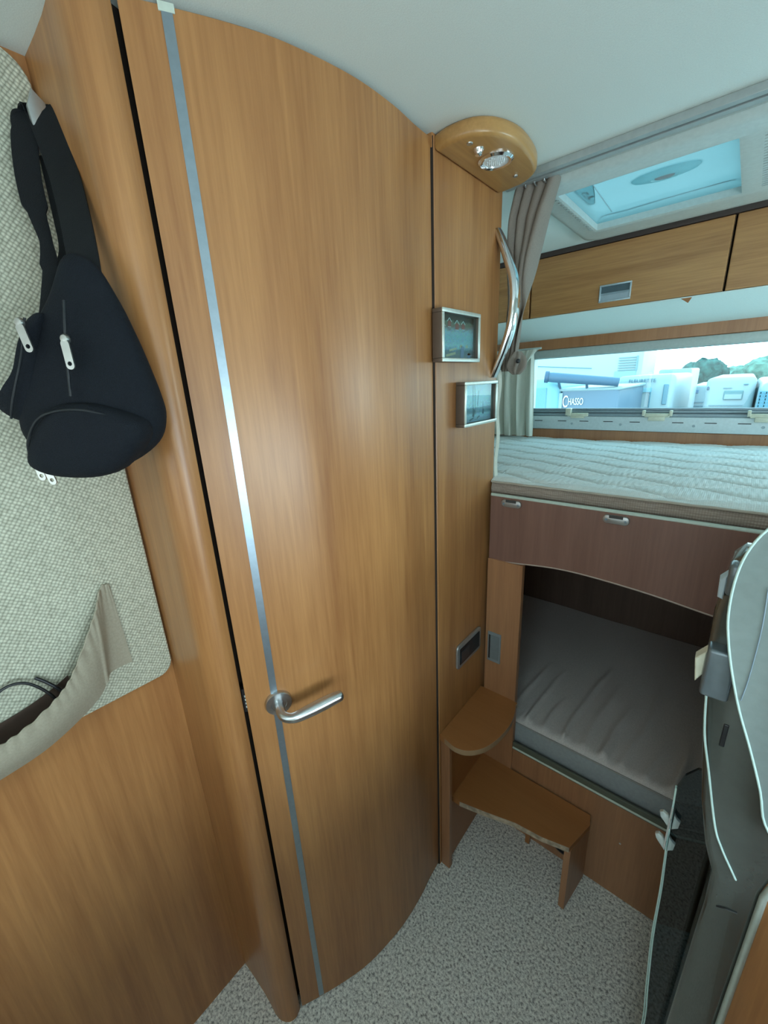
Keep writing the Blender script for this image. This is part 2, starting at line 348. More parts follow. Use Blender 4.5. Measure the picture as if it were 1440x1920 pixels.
for k in range(n_):
    f = k / (n_ - 1)
    rr[k] = 0.0088 + 0.0030 * math.sin(PI * min(1, max(0, (f - .4) / .6))) * 1.0
    if f > 0.93: rr[k] *= max(0.25, math.sqrt(max(0, 1 - ((f - .93) / .075) ** 2)))
B().tube(path, rr, 18).build('lever', STEEL, door, smooth=50)
# latch plate in the gap
lp = B(); lp.prism([(-0.636, 0.2885), (-0.626, 0.2845), (-0.6215, 0.2895), (-0.632, 0.294)], 'z', 0.952, 1.004); lpo = lp.build('latch_plate', BLACK, door)
for k in range(4):
    B().prism([(-0.6225, 0.2868), (-0.6205, 0.2886), (-0.6218, 0.2893), (-0.6236, 0.2875)], 'z', 0.962 + k * .008, 0.966 + k * .008).build('latch_slot', WHITE, lpo)
# dark recess behind the gaps, head trim over the door
g = offset_curve(-0.034); struct(B().prism([(-0.68, 0.28), (-0.64, 0.272)] + [tuple(p) for p in g] + [(-0.555, 0.80), (-0.62, 0.80)], 'z', 0.0, 1.98).build('trim_2', DARK))
g2 = offset_curve(-0.022); struct(B().prism([tuple(p) for p in g2] + [tuple(p) for p in reversed(offset_curve(-0.03))], 'z', 1.9755, 1.9798).build('trim_3', CEIL, smooth=30))

# wall with the pictures
struct(B().prism([(-0.552, 0.7862), (-0.5265, 0.7862), (-0.5215, 0.7878), (-0.5215, 0.7889), (-0.552, 0.7889)], 'z', 0.0, 1.975).build('trim_10', DARK))
struct(B().box(-0.555, -0.520, 0.789, 1.088, 0.0, 1.98, 0.002, 1).build('wall_pictures', W_DOOR))
struct(B().prism([(-0.562, 0.765), (-0.545, 0.790), (-0.5215, 0.7895), (-0.5235, 0.786), (-0.536, 0.786)], 'z', 1.957, 1.98).build('trim_4', W_DOOR))

# ------------------------------------------------------------------ fabric wall panel + wall pocket
fp = rrect(-0.75, 0.2350, 0.997, 1.975, 0.035, 8, (0.040, 1, 1, 0.028))
fab = tag(B().prism(fp, 'x', -0.8125, -0.798, 0.004, 3).build('fabric_wall_panel', FABRIC, smooth=40), 'pale woven fabric wall panel with rounded corners left of the door', 'wall panel')
# pocket: u along the wall, v from hem to mouth
pk = thing('wall_pocket', 'slack taupe cloth pocket hanging on the woven wall panel', 'pocket', (-0.797, 0.0, 1.0))
ptop = crom([(-0.7955, 0.1650, 1.2200), (-0.7945, 0.1520, 1.2200), (-0.7780, 0.1310, 1.1850), (-0.7620, 0.0960, 1.1340), (-0.7520, 0.0640, 1.0950), (-0.7450, 0.0200, 1.0700), (-0.7420, -0.0250, 1.0580), (-0.7430, -0.0800, 1.0560), (-0.7500, -0.1500, 1.0950), (-0.7650, -0.2050, 1.1700), (-0.7920, -0.2400, 1.2200)], 8)
pbot = crom([(-0.7958, 0.1690, 1.0600), (-0.7950, 0.1350, 1.0600), (-0.7830, 0.1230, 1.0560), (-0.7760, 0.1060, 1.0370), (-0.7740, 0.0700, 1.0150), (-0.7680, 0.0200, 0.9980), (-0.7650, -0.0300, 0.9920), (-0.7650, -0.0800, 0.9900), (-0.7700, -0.1500, 1.0000), (-0.7800, -0.2050, 1.0400), (-0.7950, -0.2400, 1.0600)], 8)
def pfn(u, v):
    f = u * (len(ptop) - 1); i = min(int(f), len(ptop) - 2); fr = f - i
    a = ptop[i].lerp(ptop[i + 1], fr); b_ = pbot[i].lerp(pbot[i + 1], fr); p = b_.lerp(a, v)
    bulge = 0.010 * math.sin(PI * v) * max(0, math.sin(PI * min(1, max(0, u - .08) * 1.2)))
    ruf = 0.0022 * math.sin(u * 170 + 2 * math.sin(u * 31)) * (v ** 5)
    fold = 0.005 * math.exp(-((u - 0.19 - 0.02 * (1 - v)) / 0.02) ** 2) * (1 - v * .6)
    return Vector((max(p.x + bulge + ruf * 0.6 + fold, -0.7968), p.y, p.z + ruf))
B().sheet(pfn, 150, 14, 0.0015).build('pocket_front', TAUPE, pk, smooth=60)
B().sheet(lambda u, v: Vector((-0.7955, 0.075 - u * 0.25, 1.02 + v * (0.040 + 0.03 * abs(u * 2 - 1) ** 2.2))), 30, 4, 0.0012).build('pocket_back', flat('brown_lining', (0.06, 0.035, 0.025), 0.9), pk)
hem = [pfn(i / 150, 1.0) + Vector((0.0004, 0, 0.0005)) for i in range(151)]
B().tube(hem, 0.0016, 8).build('pocket_hem', TAUPE, pk, smooth=60)
cd = B(); cd.tube(crom([(-0.786, -0.030, 1.095), (-0.786, -0.004, 1.119), (-0.785, 0.022, 1.115), (-0.782, 0.043, 1.085), (-0.778, 0.052, 1.055), (-0.776, 0.050, 1.03)], 8), 0.0022, 10)
tag(cd.build('charging_cord', BLACK, smooth=60), 'looped black cord poking out of the taupe wall pocket', 'cord')
cd = B(); cd.tube(crom([(-0.790, 0.036, 1.113), (-0.787, 0.047, 1.098), (-0.782, 0.060, 1.075), (-0.777, 0.068, 1.045), (-0.776, 0.066, 1.03)], 8), 0.0026, 10)
tag(cd.build('cord_end', BLACK, smooth=60), 'short thick black cord end beside the loop in the wall pocket', 'cord')

# unseen bench, added behind the camera to keep the lower left wall dark
be = thing('shade_bench', 'unseen upholstered bench added to shade the lower left wall', 'bench', (-0.5, -1.0, 0))
B().box(-0.81, -0.05, -0.78, -0.66, 0.0, 1.05, 0.02, 3).build('shade_bench_back', FABRIC, be, smooth=50); B().box(-0.81, -0.05, -1.25, -0.78, 0.0, 0.38, 0.01, 2).build('shade_bench_box', W_DOOR, be); B().box(-0.81, -0.05, -1.25, -0.79, 0.381, 0.50, 0.03, 4).build('shade_bench_cushion', FABRIC, be, smooth=50)

# ------------------------------------------------------------------ coat hook and sling bag
hk = thing('coat_hook', 'square satin metal coat hook at the top of the fabric panel', 'hook', (-0.797, 0.222, 1.88))
b_ = B(); b_.box(-0.7978, -0.794, 0.2135, 0.2345, 1.862, 1.915, 0.002); b_.box(-0.795, -0.768, 0.219, 0.229, 1.890, 1.900, 0.002); b_.build('hook_base', SATIN, hk, smooth=40)
B().prism([(0.2150, 1.862), (0.2345, 1.868), (0.2345, 1.909), (0.2220, 1.921), (0.2130, 1.900)], 'x', -0.7705, -0.7625, 0.002).build('hook_face', SATIN, hk, smooth=40)
BU = Vector((0.75, 0.66, 0)).normalized(); BN = Vector((0.66, -0.75, 0)).normalized(); BC = Vector((-0.68, 0.15, 1.55))
def bp_(u, w_, n=0.0): return BC + BU * u + Vector((0, 0, w_)) + BN * n
def pillow(outl, tf, tb, n0_=0.0, rings=9, pw=2.6, lean=None):
    bb = B(); t = bb.bm; pts = [(p.x, p.y) for p in crom([(a, b2, 0) for a, b2 in outl], 5, True)]
    cu = sum(p[0] for p in pts) / len(pts); cw = sum(p[1] for p in pts) / len(pts)
    def ring(s, n):
        r_ = []
        for u, w_ in pts:
            uu, ww = cu + (u - cu) * s, cw + (w_ - cw) * s
            k = lean(uu, ww) if lean else 1.0
            wr = 0.0012 * noise.noise(Vector((uu * 40, ww * 25, n * 30)))
            r_.append(t.verts.new(bp_(uu, ww, n0_ + n * k + wr)))
        return r_
    R_ = []
    for k in range(rings): a = PI / 2 * k / rings; s = math.sin(a) if k else 0.02; R_.append(ring(s, tf * (1 - s ** pw) ** (1 / pw)))
    R_.append(ring(1.0, 0))
    for k in range(rings - 1, -1, -1): a = PI / 2 * k / rings; s = math.sin(a) if k else 0.02; R_.append(ring(s, -tb * (1 - s ** pw) ** (1 / pw)))
    m = len(pts)
    for i in range(len(R_) - 1):
        for j in range(m): t.faces.new((R_[i][j], R_[i][(j + 1) % m], R_[i + 1][(j + 1) % m], R_[i + 1][j]))
    t.faces.new(R_[0][::-1]); t.faces.new(R_[-1]); bmesh.ops.recalc_face_normals(t, faces=t.faces[:])
    return bb
bag = thing('sling_bag', 'black canvas sling backpack hanging from the coat hook', 'bag', (-0.68, 0.15, 1.44))
out1 = [(0.048, 0.150), (0.080, 0.138), (0.099, 0.095), (0.113, 0.044), (0.124, -0.012), (0.125, -0.045), (0.108, -0.078), (0.062, -0.104), (0.0, -0.104), (-0.035, -0.095), (-0.050, -0.078), (-0.060, -0.045), (-0.040, 0.020), (-0.012, 0.070), (0.020, 0.110)]
pillow(out1, 0.042, 0.034, lean=lambda u, w_: max(0.35, min(1.1, 0.75 - w_ * 3.2))).build('bag_body', BAGM, bag, smooth=60)
out2 = [(0.018, -0.022), (0.060, -0.022), (0.100, -0.036), (0.117, -0.050), (0.110, -0.074), (0.064, -0.110), (0.0, -0.111), (-0.036, -0.095), (-0.026, -0.065), (-0.006, -0.040)]
fpk = pillow(out2, 0.028, 0.025, 0.030, pw=3.6).build('front_pocket', BAGM, bag, smooth=60)
out3 = [(0.012, 0.085), (0.004, 0.060), (-0.016, 0.0), (-0.045, -0.040), (-0.076, -0.022), (-0.060, -0.004), (-0.036, 0.024), (-0.006, 0.078)]
pillow(out3, 0.018, 0.030, 0.012).build('side_pocket', BAGM, bag, smooth=60)
# seams / zip tracks
def seam(pts, n, r, name, m, par): B().tube(crom([bp_(u, w_, nn) for (u, w_, nn) in pts], 6), r, 6).build(name, m, par, smooth=60)
ZIPM = flat('zip_tape', (0.008, 0.010, 0.013), 0.6)
seam([(0.052, 0.095, 0.030), (0.048, 0.055, 0.038), (0.043, 0.015, 0.042), (0.040, -0.012, 0.044)], 0, 0.0016, 'zip_track', ZIPM, bag)
seam([(0.004, 0.078, 0.034), (-0.012, 0.035, 0.036), (-0.038, -0.010, 0.034), (-0.055, -0.035, 0.026)], 0, 0.0014, 'zip_track', ZIPM, bag)
seam([(-0.034, -0.090, 0.040), (-0.022, -0.062, 0.050), (0.004, -0.034, 0.052), (0.050, -0.028, 0.053), (0.095, -0.042, 0.048), (0.112, -0.054, 0.040)], 0, 0.0018, 'zip_track', ZIPM, fpk)
PULL = flat('nickel_zip_pull', (0.42, 0.42, 0.40), 0.28, 0.9)
def zip_pull(u, w_, n, L=0.034, tilt=0.0):
    z = B(); z.lathe([(0, 0), (0.0050, 0), (0.0055, 0.002), (0.0040, 0.005), (0, 0.0055)], bp_(u, w_, n), BN, 14, (1, 1.1)); zo = z.build('zip_slider', PULL, bag, smooth=50)
    t = bmesh.new(); pts = rrect(-0.0048, 0.0048, -L, -0.001, 0.0046, 5); hole = [(0.0026 * math.cos(a), -L + 0.0066 + 0.0026 * math.sin(a)) for a in [2 * PI * k / 12 for k in range(12)]]
    # plate with a real round hole: bridge outer loop and hole loop on both faces
    n_out = len(pts); 
    def V(p, d): 
        uu = p[0] * math.cos(tilt) - p[1] * math.sin(tilt); ww = p[0] * math.sin(tilt) + p[1] * math.cos(tilt)
        return t.verts.new(bp_(u + uu, w_ + ww, n + 0.004 + d))
    for d in (0, 1):
        pass
    fo = [V(p, 0.0012) for p in pts]; fi = [V(p, 0.0012) for p in hole]; bo = [V(p, -0.0008) for p in pts]; bi = [V(p, -0.0008) for p in hole]
    for (lo, li) in ((fo, fi), (bo, bi)):
        es = [t.edges.new((lo[k], lo[(k + 1) % len(lo)])) for k in range(len(lo))] + [t.edges.new((li[k], li[(k + 1) % len(li)])) for k in range(len(li))]
        bmesh.ops.triangle_fill(t, use_beauty=True, edges=es)
    for k in range(n_out): t.faces.new((fo[k], fo[(k + 1) % n_out], bo[(k + 1) % n_out], bo[k]))
    for k in range(12): t.faces.new((fi[k], bi[k], bi[(k + 1) % 12], fi[(k + 1) % 12]))
    bmesh.ops.recalc_face_normals(t, faces=t.faces[:])
    q = B(); q.add(t); q.build('zip_pull', PULL, zo)
zip_pull(0.050, 0.052, 0.040)
zip_pull(0.0015, 0.072, 0.038, 0.033, 0.15)
zip_pull(-0.046, -0.088, 0.016, 0.030, 0.12)
zip_pull(-0.033, -0.091, 0.020, 0.033, 0.20)
ws = B(); ws.ribbon(crom([(-0.790, 0.224, 1.893), (-0.778, 0.226, 1.902), (-0.765, 0.2275, 1.897), (-0.735, 0.226, 1.837), (-0.710, 0.221, 1.798), (-0.675, 0.210, 1.739), (-0.650, 0.200, 1.690), (-0.640, 0.194, 1.665)], 5), (0.55, 0.8, 0.2), 0.036, 0.003)
ws.build('shoulder_strap', WEB, bag, smooth=50)
ws = B(); ws.ribbon(crom([(-0.790, 0.222, 1.893), (-0.780, 0.216, 1.897), (-0.772, 0.204, 1.866), (-0.765, 0.195, 1.819), (-0.750, 0.190, 1.772), (-0.730, 0.187, 1.733), (-0.720, 0.181, 1.702), (-0.708, 0.167, 1.661), (-0.697, 0.155, 1.630)], 5), [(0.3, 0.9, 0.1)] * 41, [0.026] * 10 + [0.028] * 10 + [0.014 + 0.012 * abs(k - 5) / 10 for k in range(11)] + [0.014] * 10, 0.003)
ws.build('shoulder_strap', WEB, bag, smooth=50)
ws = B(); ws.ribbon(crom([(-0.772, 0.221, 1.850), (-0.752, 0.214, 1.776), (-0.737, 0.207, 1.728), (-0.733, 0.189, 1.692), (-0.722, 0.174, 1.657), (-0.715, 0.164, 1.640)], 5), (0.6, 0.8, 0), 0.012, 0.003)
ws.build('adjusting_strap', WEB, bag, smooth=50)
ws = B(); ws.tube(crom([(-0.783, 0.216, 1.899), (-0.783, 0.203, 1.896), (-0.783, 0.198, 1.880), (-0.781, 0.203, 1.864), (-0.778, 0.210, 1.868)], 6), 0.0028, 8); ws.build('carry_loop', WEB, bag, smooth=50)
B().box(-0.770, -0.760, 0.217, 0.226, 1.846, 1.866, 0.002).build('buckle', SATIN, bag, smooth=40)
B().box(-0.710, -0.690, 0.163, 0.172, 1.648, 1.657, 0.002).build('strap_buckle', BLACK, bag, smooth=40)

# ------------------------------------------------------------------ pictures
def picture(name, label, y0, y1, z0, z1, art, tilt=0):
    r = thing(name, label, 'picture', (-0.52, (y0 + y1) / 2, z0), None)
    f = 0.008; x0, x1 = -0.5195, -0.496; b2 = B()
    for (a, b3, c0, c1) in ((y0, y1, z0, z0 + f), (y0, y1, z1 - f, z1), (y0, y0 + f, z0 + f, z1 - f), (y1 - f, y1, z0 + f, z1 - f)): b2.box(x0, x1, a, b3, c0, c1, 0.0015, 2)
    b2.build('picture_frame', flat('bronze_frame_side', (0.12, 0.085, 0.065), 0.4, 0.2), r, smooth=40)
    b2 = B()
    for (a, b3, c0, c1) in ((y0, y1, z0, z0 + f), (y0, y1, z1 - f, z1), (y0, y0 + f, z0 + f, z1 - f), (y1 - f, y1, z0 + f, z1 - f)): b2.box(-0.4965, -0.4935, a, b3, c0, c1, 0.001, 2)
    b2.build('frame_front', flat('champagne_frame', (0.62, 0.66, 0.60), 0.3, 0.5), r, smooth=40)
    B().box(x0, -0.5085, y0 + f - .001, y1 - f + .001, z0 + f - .001, z1 - f + .001).build('picture_print', art, r)
    B().box(-0.5025, -0.5010, y0 + f - .001, y1 - f + .001, z0 + f - .001, z1 - f + .001).build('picture_glass', GLASS, r)
    return r
def village_art(y0, y1, z0, z1):
    """dark wooded hillside, teal water and pale jetty bands, by height"""
    m, t, b = nodemat('village_print'); L = t.links.new
    g = t.nodes.new('ShaderNodeTexCoord'); s = t.nodes.new('ShaderNodeSeparateXYZ'); L(g.outputs['Generated'], s.inputs[0])
    n = t.nodes.new('ShaderNodeTexNoise'); n.inputs['Scale'].default_value = 9; n.inputs['Detail'].default_value = 6; L(g.outputs['Generated'], n.inputs['Vector'])
    a = t.nodes.new('ShaderNodeMath'); a.operation = 'MULTIPLY_ADD'; a.inputs[1].default_value = 0.25; L(n.outputs['Fac'], a.inputs[0]); L(s.outputs['Z'], a.inputs[2])
    r = t.nodes.new('ShaderNodeValToRGB'); L(a.outputs[0], r.inputs[0]); e = r.color_ramp.elements
    e[0].position = 0.10; e[0].color = (0.20, 0.16, 0.14, 1); e[1].position = 1.0; e[1].color = (0.05, 0.04, 0.03, 1)
    for p, cc in ((0.30, (0.10, 0.13, 0.14, 1)), (0.42, (0.26, 0.36, 0.37, 1)), (0.60, (0.20, 0.31, 0.32, 1)), (0.75, (0.25, 0.34, 0.34, 1)), (0.86, (0.20, 0.12, 0.09, 1)), (0.95, (0.14, 0.15, 0.10, 1))):
        k = e.new(p); k.color = cc
    n2 = t.nodes.new('ShaderNodeTexNoise'); n2.inputs['Scale'].default_value = 40; L(g.outputs['Generated'], n2.inputs['Vector'])
    mx = t.nodes.new('ShaderNodeMix'); mx.data_type = 'RGBA'; mx.blend_type = 'OVERLAY'; mx.inputs[0].default_value = 0.6
    L(r.outputs[0], mx.inputs[6]); L(n2.outputs['Color'], mx.inputs[7]); L(mx.outputs[2], b.inputs['Base Color']); b.inputs['Roughness'].default_value = 0.4
    return m
def harbour_art():
    m, t, b = nodemat('harbour_print'); L = t.links.new
    g = t.nodes.new('ShaderNodeTexCoord'); s = t.nodes.new('ShaderNodeSeparateXYZ'); L(g.outputs['Generated'], s.inputs[0])
    n = t.nodes.new('ShaderNodeTexNoise'); n.inputs['Scale'].default_value = 11; n.inputs['Detail'].default_value = 6; L(g.outputs['Generated'], n.inputs['Vector'])
    a = t.nodes.new('ShaderNodeMath'); a.operation = 'MULTIPLY_ADD'; a.inputs[1].default_value = 0.08; L(n.outputs['Fac'], a.inputs[0]); L(s.outputs['Z'], a.inputs[2])
    r = t.nodes.new('ShaderNodeValToRGB'); L(a.outputs[0], r.inputs[0]); e = r.color_ramp.elements
    e[0].position = 0.10; e[0].color = (0.15, 0.2, 0.23, 1); e[1].position = 1.0; e[1].color = (0.42, 0.55, 0.56, 1)
    for p, cc in ((0.24, (0.28, 0.38, 0.42, 1)), (0.30, (0.10, 0.15, 0.17, 1)), (0.42, (0.14, 0.20, 0.22, 1)), (0.44, (0.36, 0.48, 0.50, 1)), (0.7, (0.5, 0.62, 0.62, 1))):
        k = e.new(p); k.color = cc
    n2 = t.nodes.new('ShaderNodeTexNoise'); n2.inputs['Scale'].default_value = 30; L(g.outputs['Generated'], n2.inputs['Vector'])
    mx = t.nodes.new('ShaderNodeMix'); mx.data_type = 'RGBA'; mx.blend_type = 'OVERLAY'; mx.inputs[0].default_value = 0.5
    L(r.outputs[0], mx.inputs[6]); L(n2.outputs['Color'], mx.inputs[7]); L(mx.outputs[2], b.inputs['Base Color']); b.inputs['Roughness'].default_value = 0.4
    return m
p1 = picture('framed_picture', 'small framed picture of red houses above water, the upper one', 0.7760, 0.9400, 1.5735, 1.6785, village_art(0, 0, 0, 0))
def art_bits(parent, bits, name, m):
    b2 = B()
    for (y0, z0, y1, z1, wd) in bits:
        d = Vector((0, y1 - y0, z1 - z0)); ln = d.length; d.normalize(); nrm = Vector((0, -d.z, d.y)) * wd / 2
        p = [Vector((0, y0, z0)) + nrm, Vector((0, y1, z1)) + nrm, Vector((0, y1, z1)) - nrm, Vector((0, y0, z0)) - nrm]
        b2.prism([(v.y, v.z) for v in p], 'x', -0.5090, -0.5082)
    b2.build(name, m, parent)
INKW = flat('print_white', (0.55, 0.58, 0.54), 0.5); INKR = flat('print_red', (0.30, 0.08, 0.06), 0.5); INKD = flat('print_dark', (0.05, 0.07, 0.08), 0.5); INKO = flat('print_ochre', (0.42, 0.34, 0.20), 0.5)
hs = []; hw = []
for (yy, zz, s) in ((0.797, 1.640, .013), (0.826, 1.652, .009), (0.858, 1.648, .010), (0.885, 1.649, .009)):
    hs.append((yy - s * .7, zz, yy + s * .7, zz, s * 1.3)); hw += [(yy - s, zz + s * .5, yy, zz + s * 1.3, .0016), (yy, zz + s * 1.3, yy + s, zz + s * .5, .0016), (yy - s * .7, zz - s * .65, yy + s * .7, zz - s * .65, .0012)]
art_bits(p1, hs, 'painted_houses', INKR); art_bits(p1, hw, 'painted_gables', INKW)
art_bits(p1, [(0.880, 1.583, 0.884, 1.608, .014), (0.905, 1.586, 0.918, 1.590, .012)], 'painted_jetty', flat('print_mauve', (0.17, 0.19, 0.26), 0.5))
art_bits(p1, [(0.812, 1.587, 0.852, 1.593, .005), (0.826, 1.598, 0.856, 1.603, .004), (0.871, 1.608, 0.881, 1.608, .006), (0.897, 1.608, 0.907, 1.608, .006), (0.906, 1.592, 0.918, 1.592, .005)], 'painted_boats', INKO)
p2 = picture('framed_picture', 'small framed picture of boat masts in pale mist, the lower one', 0.8720, 1.0420, 1.4250, 1.5300, harbour_art())
art_bits(p2, [(0.938, 1.455, 0.936, 1.521, .0016), (0.950, 1.450, 0.944, 1.521, .0014), (0.938, 1.445, 0.944, 1.463, .010), (0.896, 1.450, 0.901, 1.500, .0012), (0.895, 1.447, 0.896, 1.458, .007), (0.990, 1.449, 0.992, 1.461, .007), (0.991, 1.455, 0.989, 1.480, .001), (0.960, 1.470, 0.966, 1.508, .0012), (0.92, 1.437, 0.94, 1.442, .004), (0.890, 1.436, 0.905, 1.440, .004), (0.958, 1.44, 0.972, 1.445, .004)], 'painted_masts', INKD)

# recessed latch in the wall above the step, socket on the bunk post
rl = thing('recessed_wall_latch', 'silver framed black recessed latch low on the wall above the step', 'latch', (-0.52, 0.95, 0.70))
b2 = B(); y0, y1, z0, z1 = 0.878, 1.022, 0.716, 0.796; f = 0.013
b2.prism(rrect(y0, y1, z0, z1, 0.012, 4) , 'x', -0.5195, -0.5125, 0.0018); b2.build('latch_frame', SATIN, rl, smooth=40)
B().box(-0.5126, -0.5105, y0 + f, y1 - f, z0 + f, z1 - f, 0.001).build('latch_recess', BLACK, rl)
B().box(-0.5106, -0.5085, y0 + f + .004, y0 + f + .05, z0 + f + .008, z1 - f - .01, 0.001).build('latch_paddle', flat('dark_grey_plastic', (0.03, 0.033, 0.04), 0.3), rl)

# ------------------------------------------------------------------ corner light shelf under the ceiling
ls = thing('corner_light_shelf', 'rounded cherry wood corner light shelf fixed under the ceiling', 'lamp', (-0.52, 0.92, 1.95))
shp = crom([(-0.5195, 0.792, 0), (-0.485, 0.786, 0), (-0.440, 0.796, 0), (-0.408, 0.830, 0), (-0.392, 0.885, 0), (-0.394, 0.950, 0), (-0.404, 1.000, 0), (-0.420, 1.030, 0), (-0.450, 1.052, 0), (-0.490, 1.060, 0), (-0.5195, 1.060, 0)], 5)
B().prism([(p.x, p.y) for p in shp], 'z', 1.950, 1.9798, 0.009, 4).build('shelf_board', W_LAMP, ls, smooth=40)
lc = Vector((-0.450, 0.905, 1.9505)); dn = (0, 0, -1)
lr = B(); lr.lathe([(0.0255, 0), (0.0345, 0), (0.0345, 0.003), (0.0300, 0.0065), (0.0255, 0.005), (0.0252, 0.001)], lc, dn, 40); lr.build('lamp_ring', CHROME, ls, smooth=50)
ln = B(); ln.lathe([(0, 0), (0.0252, 0), (0.0252, 0.0030), (0, 0.0040)], lc, dn, 32)
for i in range(-4, 5):
    for j in range(-4, 5):
        if i * i + j * j < 17: ln.lathe([(0, 0.0035), (0.0018, 0.0035), (0.0012, 0.0052), (0, 0.0056)], lc + Vector((i * .0044 + (j % 2) * .0022, j * .0042, 0)), dn, 6)
ln.build('lamp_lens', flat('clear_ribbed_lens', (0.75, 0.80, 0.82), 0.12), ls, smooth=50)
sw = B(); sw.lathe([(0, 0), (0.0105, 0), (0.0105, 0.002), (0.0070, 0.006), (0.0065, 0.010), (0.0030, 0.012), (0, 0.012)], (-0.4560, 0.845, 1.9505), dn, 24); sw.build('switch_button', CHROME, ls, smooth=50)
sw = B(); sw.lathe([(0, 0), (0.0060, 0), (0.0055, 0.002), (0.0030, 0.003), (0, 0.003)], (-0.4580, 0.815, 1.9505), dn, 20); sw.build('screw_cap', STEEL, ls, smooth=50)
sw = B(); sw.lathe([(0, 0), (0.0050, 0), (0.0045, 0.003), (0, 0.004)], (-0.450, 1.000, 1.9505), dn, 16); sw.build('screw_cap', STEEL, ls, smooth=50)

# chrome grab handle
gh = crom([(-0.5195, 1.066, 1.878), (-0.508, 1.066, 1.855), (-0.489, 1.066, 1.810), (-0.473, 1.066, 1.765), (-0.468, 1.066, 1.715), (-0.474, 1.066, 1.660), (-0.490, 1.066, 1.608), (-0.506, 1.066, 1.570), (-0.5195, 1.066, 1.540)], 6)
nn_ = len(gh); rr = [0.0165 - 0.004 * math.cos(2 * PI * k / (nn_ - 1)) * 1.0 for k in range(nn_)]
tag(B().tube(gh, [max(0.006, 0.0085 + 0.0035 * math.sin(PI * k / (nn_ - 1))) for k in range(nn_)], 18, (0, 1, 0), 1.5).build('grab_handle', CHROME, smooth=60), 'bowed chrome grab handle on the wall edge in front of the curtain', 'handle')

# gathered curtain on the track
ct = thing('gathered_curtain', 'taupe curtain gathered and tied behind the chrome grab handle', 'curtain', (-0.47, 1.12, 1.55))
def cfn(u, v):
    z = 1.972 - v * 0.42
    k = [(0, -0.505, -0.405), (0.15, -0.515, -0.425), (0.35, -0.516, -0.445), (0.55, -0.516, -0.462), (0.75, -0.516, -0.475), (0.9, -0.518, -0.483), (1.0, -0.520, -0.490)]
    for a, b3 in zip(k, k[1:]):
        if a[0] <= v <= b3[0]:
            f_ = (v - a[0]) / (b3[0] - a[0]); x0 = a[1] + (b3[1] - a[1]) * f_; x1 = a[2] + (b3[2] - a[2]) * f_
    x = x0 + (x1 - x0) * u
    amp = 0.018 * (1 - 0.45 * v)
    y = 1.128 + amp * math.sin(u * 2 * PI * 4.2 + 1.3 * math.sin(v * 5)) + 0.006 * math.sin(u * 31 + v * 9)
    x += 0.007 * math.cos(u * 2 * PI * 4.2 + v * 2.0)
    return Vector((x, y, z))
B().sheet(cfn, 90, 40, 0.0015).build('curtain_cloth', CURT, ct, smooth=70)
def bfn(u, v):
    a = u * 2 * PI; r_ = (0.018 + 0.008 * math.sin(a * 6 + v * 5) * (0.4 + v)) * math.sin(PI * (0.12 + 0.80 * v)) + 0.002
    return Vector((-0.478 + r_ * math.cos(a) * 1.1, 1.118 + r_ * math.sin(a), 1.600 - v * 0.058))
B().sheet(bfn, 60, 14, 0.0).build('tied_bunch', CURT, ct, smooth=70)
B().lathe([(0, 0), (0.005, 0), (0.006, 0.003), (0.004, 0.007), (0, 0.008)], (-0.462, 1.088, 1.575), (0.4, -1, 0), 16).build('tie_button', BLACK, ct, smooth=50)
def tfn(u, v): return Vector((-0.519 + 0.004 * u + 0.0025 * math.sin(v * 13), 1.091 + 0.012 * u, 1.556 - v * 0.30))
B().sheet(tfn, 3, 40, 0.0012).build('curtain_tail', CURTW, ct, smooth=70)
for k in range(4): B().tube([(-0.495 + k * .022, 1.10, 1.978), (-0.495 + k * .022, 1.108, 1.966), (-0.493 + k * .022, 1.116, 1.962)], 0.0022, 8).build('glider', STEEL, ct, smooth=50)
# curtain track along the ceiling
tr = thing('curtain_track', 'long grey curtain track running across the ceiling', 'rail', (-0.45, 1.09, 1.975))
b2 = B(); b2.box(-0.52, 1.05, 1.066, 1.082, 1.966, 1.9798, 0.001); b2.box(-0.52, 1.05, 1.096, 1.112, 1.968, 1.9798, 0.001); b2.build('track_profile', flat('grey_track', (0.38, 0.42, 0.42), 0.4, 0.3), tr)
B().box(-0.52, 1.05, 1.082, 1.096, 1.976, 1.9798).build('track_channel', flat('track_groove', (0.12, 0.15, 0.16), 0.5), tr)

# ------------------------------------------------------------------ roof light
rf = struct(thing('window_2', '', '', (-0.26, 1.4, 1.97)))
for k_ in ('label', 'category'): del rf[k_]
b2 = B(); fx0, fx1, fy0, fy1 = -0.500, 0.16, 1.135, 1.715; ox0, ox1, oy0, oy1 = -0.432, -0.086, 1.215, 1.570
outer = rrect(fx0, fx1, fy0, fy1, 0.055, 8); inner = rrect(ox0, ox1, oy0, oy1, 0.004, 8)
t = b2.bm; rings_ = []
def lerp2(a, b3, f): return [(p[0] + (q[0] - p[0]) * f, p[1] + (q[1] - p[1]) * f) for p, q in zip(a, b3)]
for pts, z in ((outer, 1.9795), (outer, 1.974), (lerp2(outer, inner, 0.12), 1.966), (lerp2(outer, inner, 0.35), 1.962), (lerp2(outer, inner, 0.80), 1.9625), (lerp2(outer, inner, 0.90), 1.960), (inner, 1.962), (inner, 1.979)):
    rings_.append([t.verts.new((p[0], p[1], z)) for p in pts])
for i in range(len(rings_) - 1):
    m_ = len(rings_[i])
    for j in range(m_): t.faces.new((rings_[i][j], rings_[i][(j + 1) % m_], rings_[i + 1][(j + 1) % m_], rings_[i + 1][j]))
bmesh.ops.recalc_face_normals(t, faces=t.faces[:])
b2.build('rooflight_frame', WHITE, rf, smooth=50)
b2 = B()
for k in range(22): b2.box(-0.048, 0.0 + 0.06, 1.222 + k * .0155, 1.2245 + k * .0155, 1.9600, 1.9628)
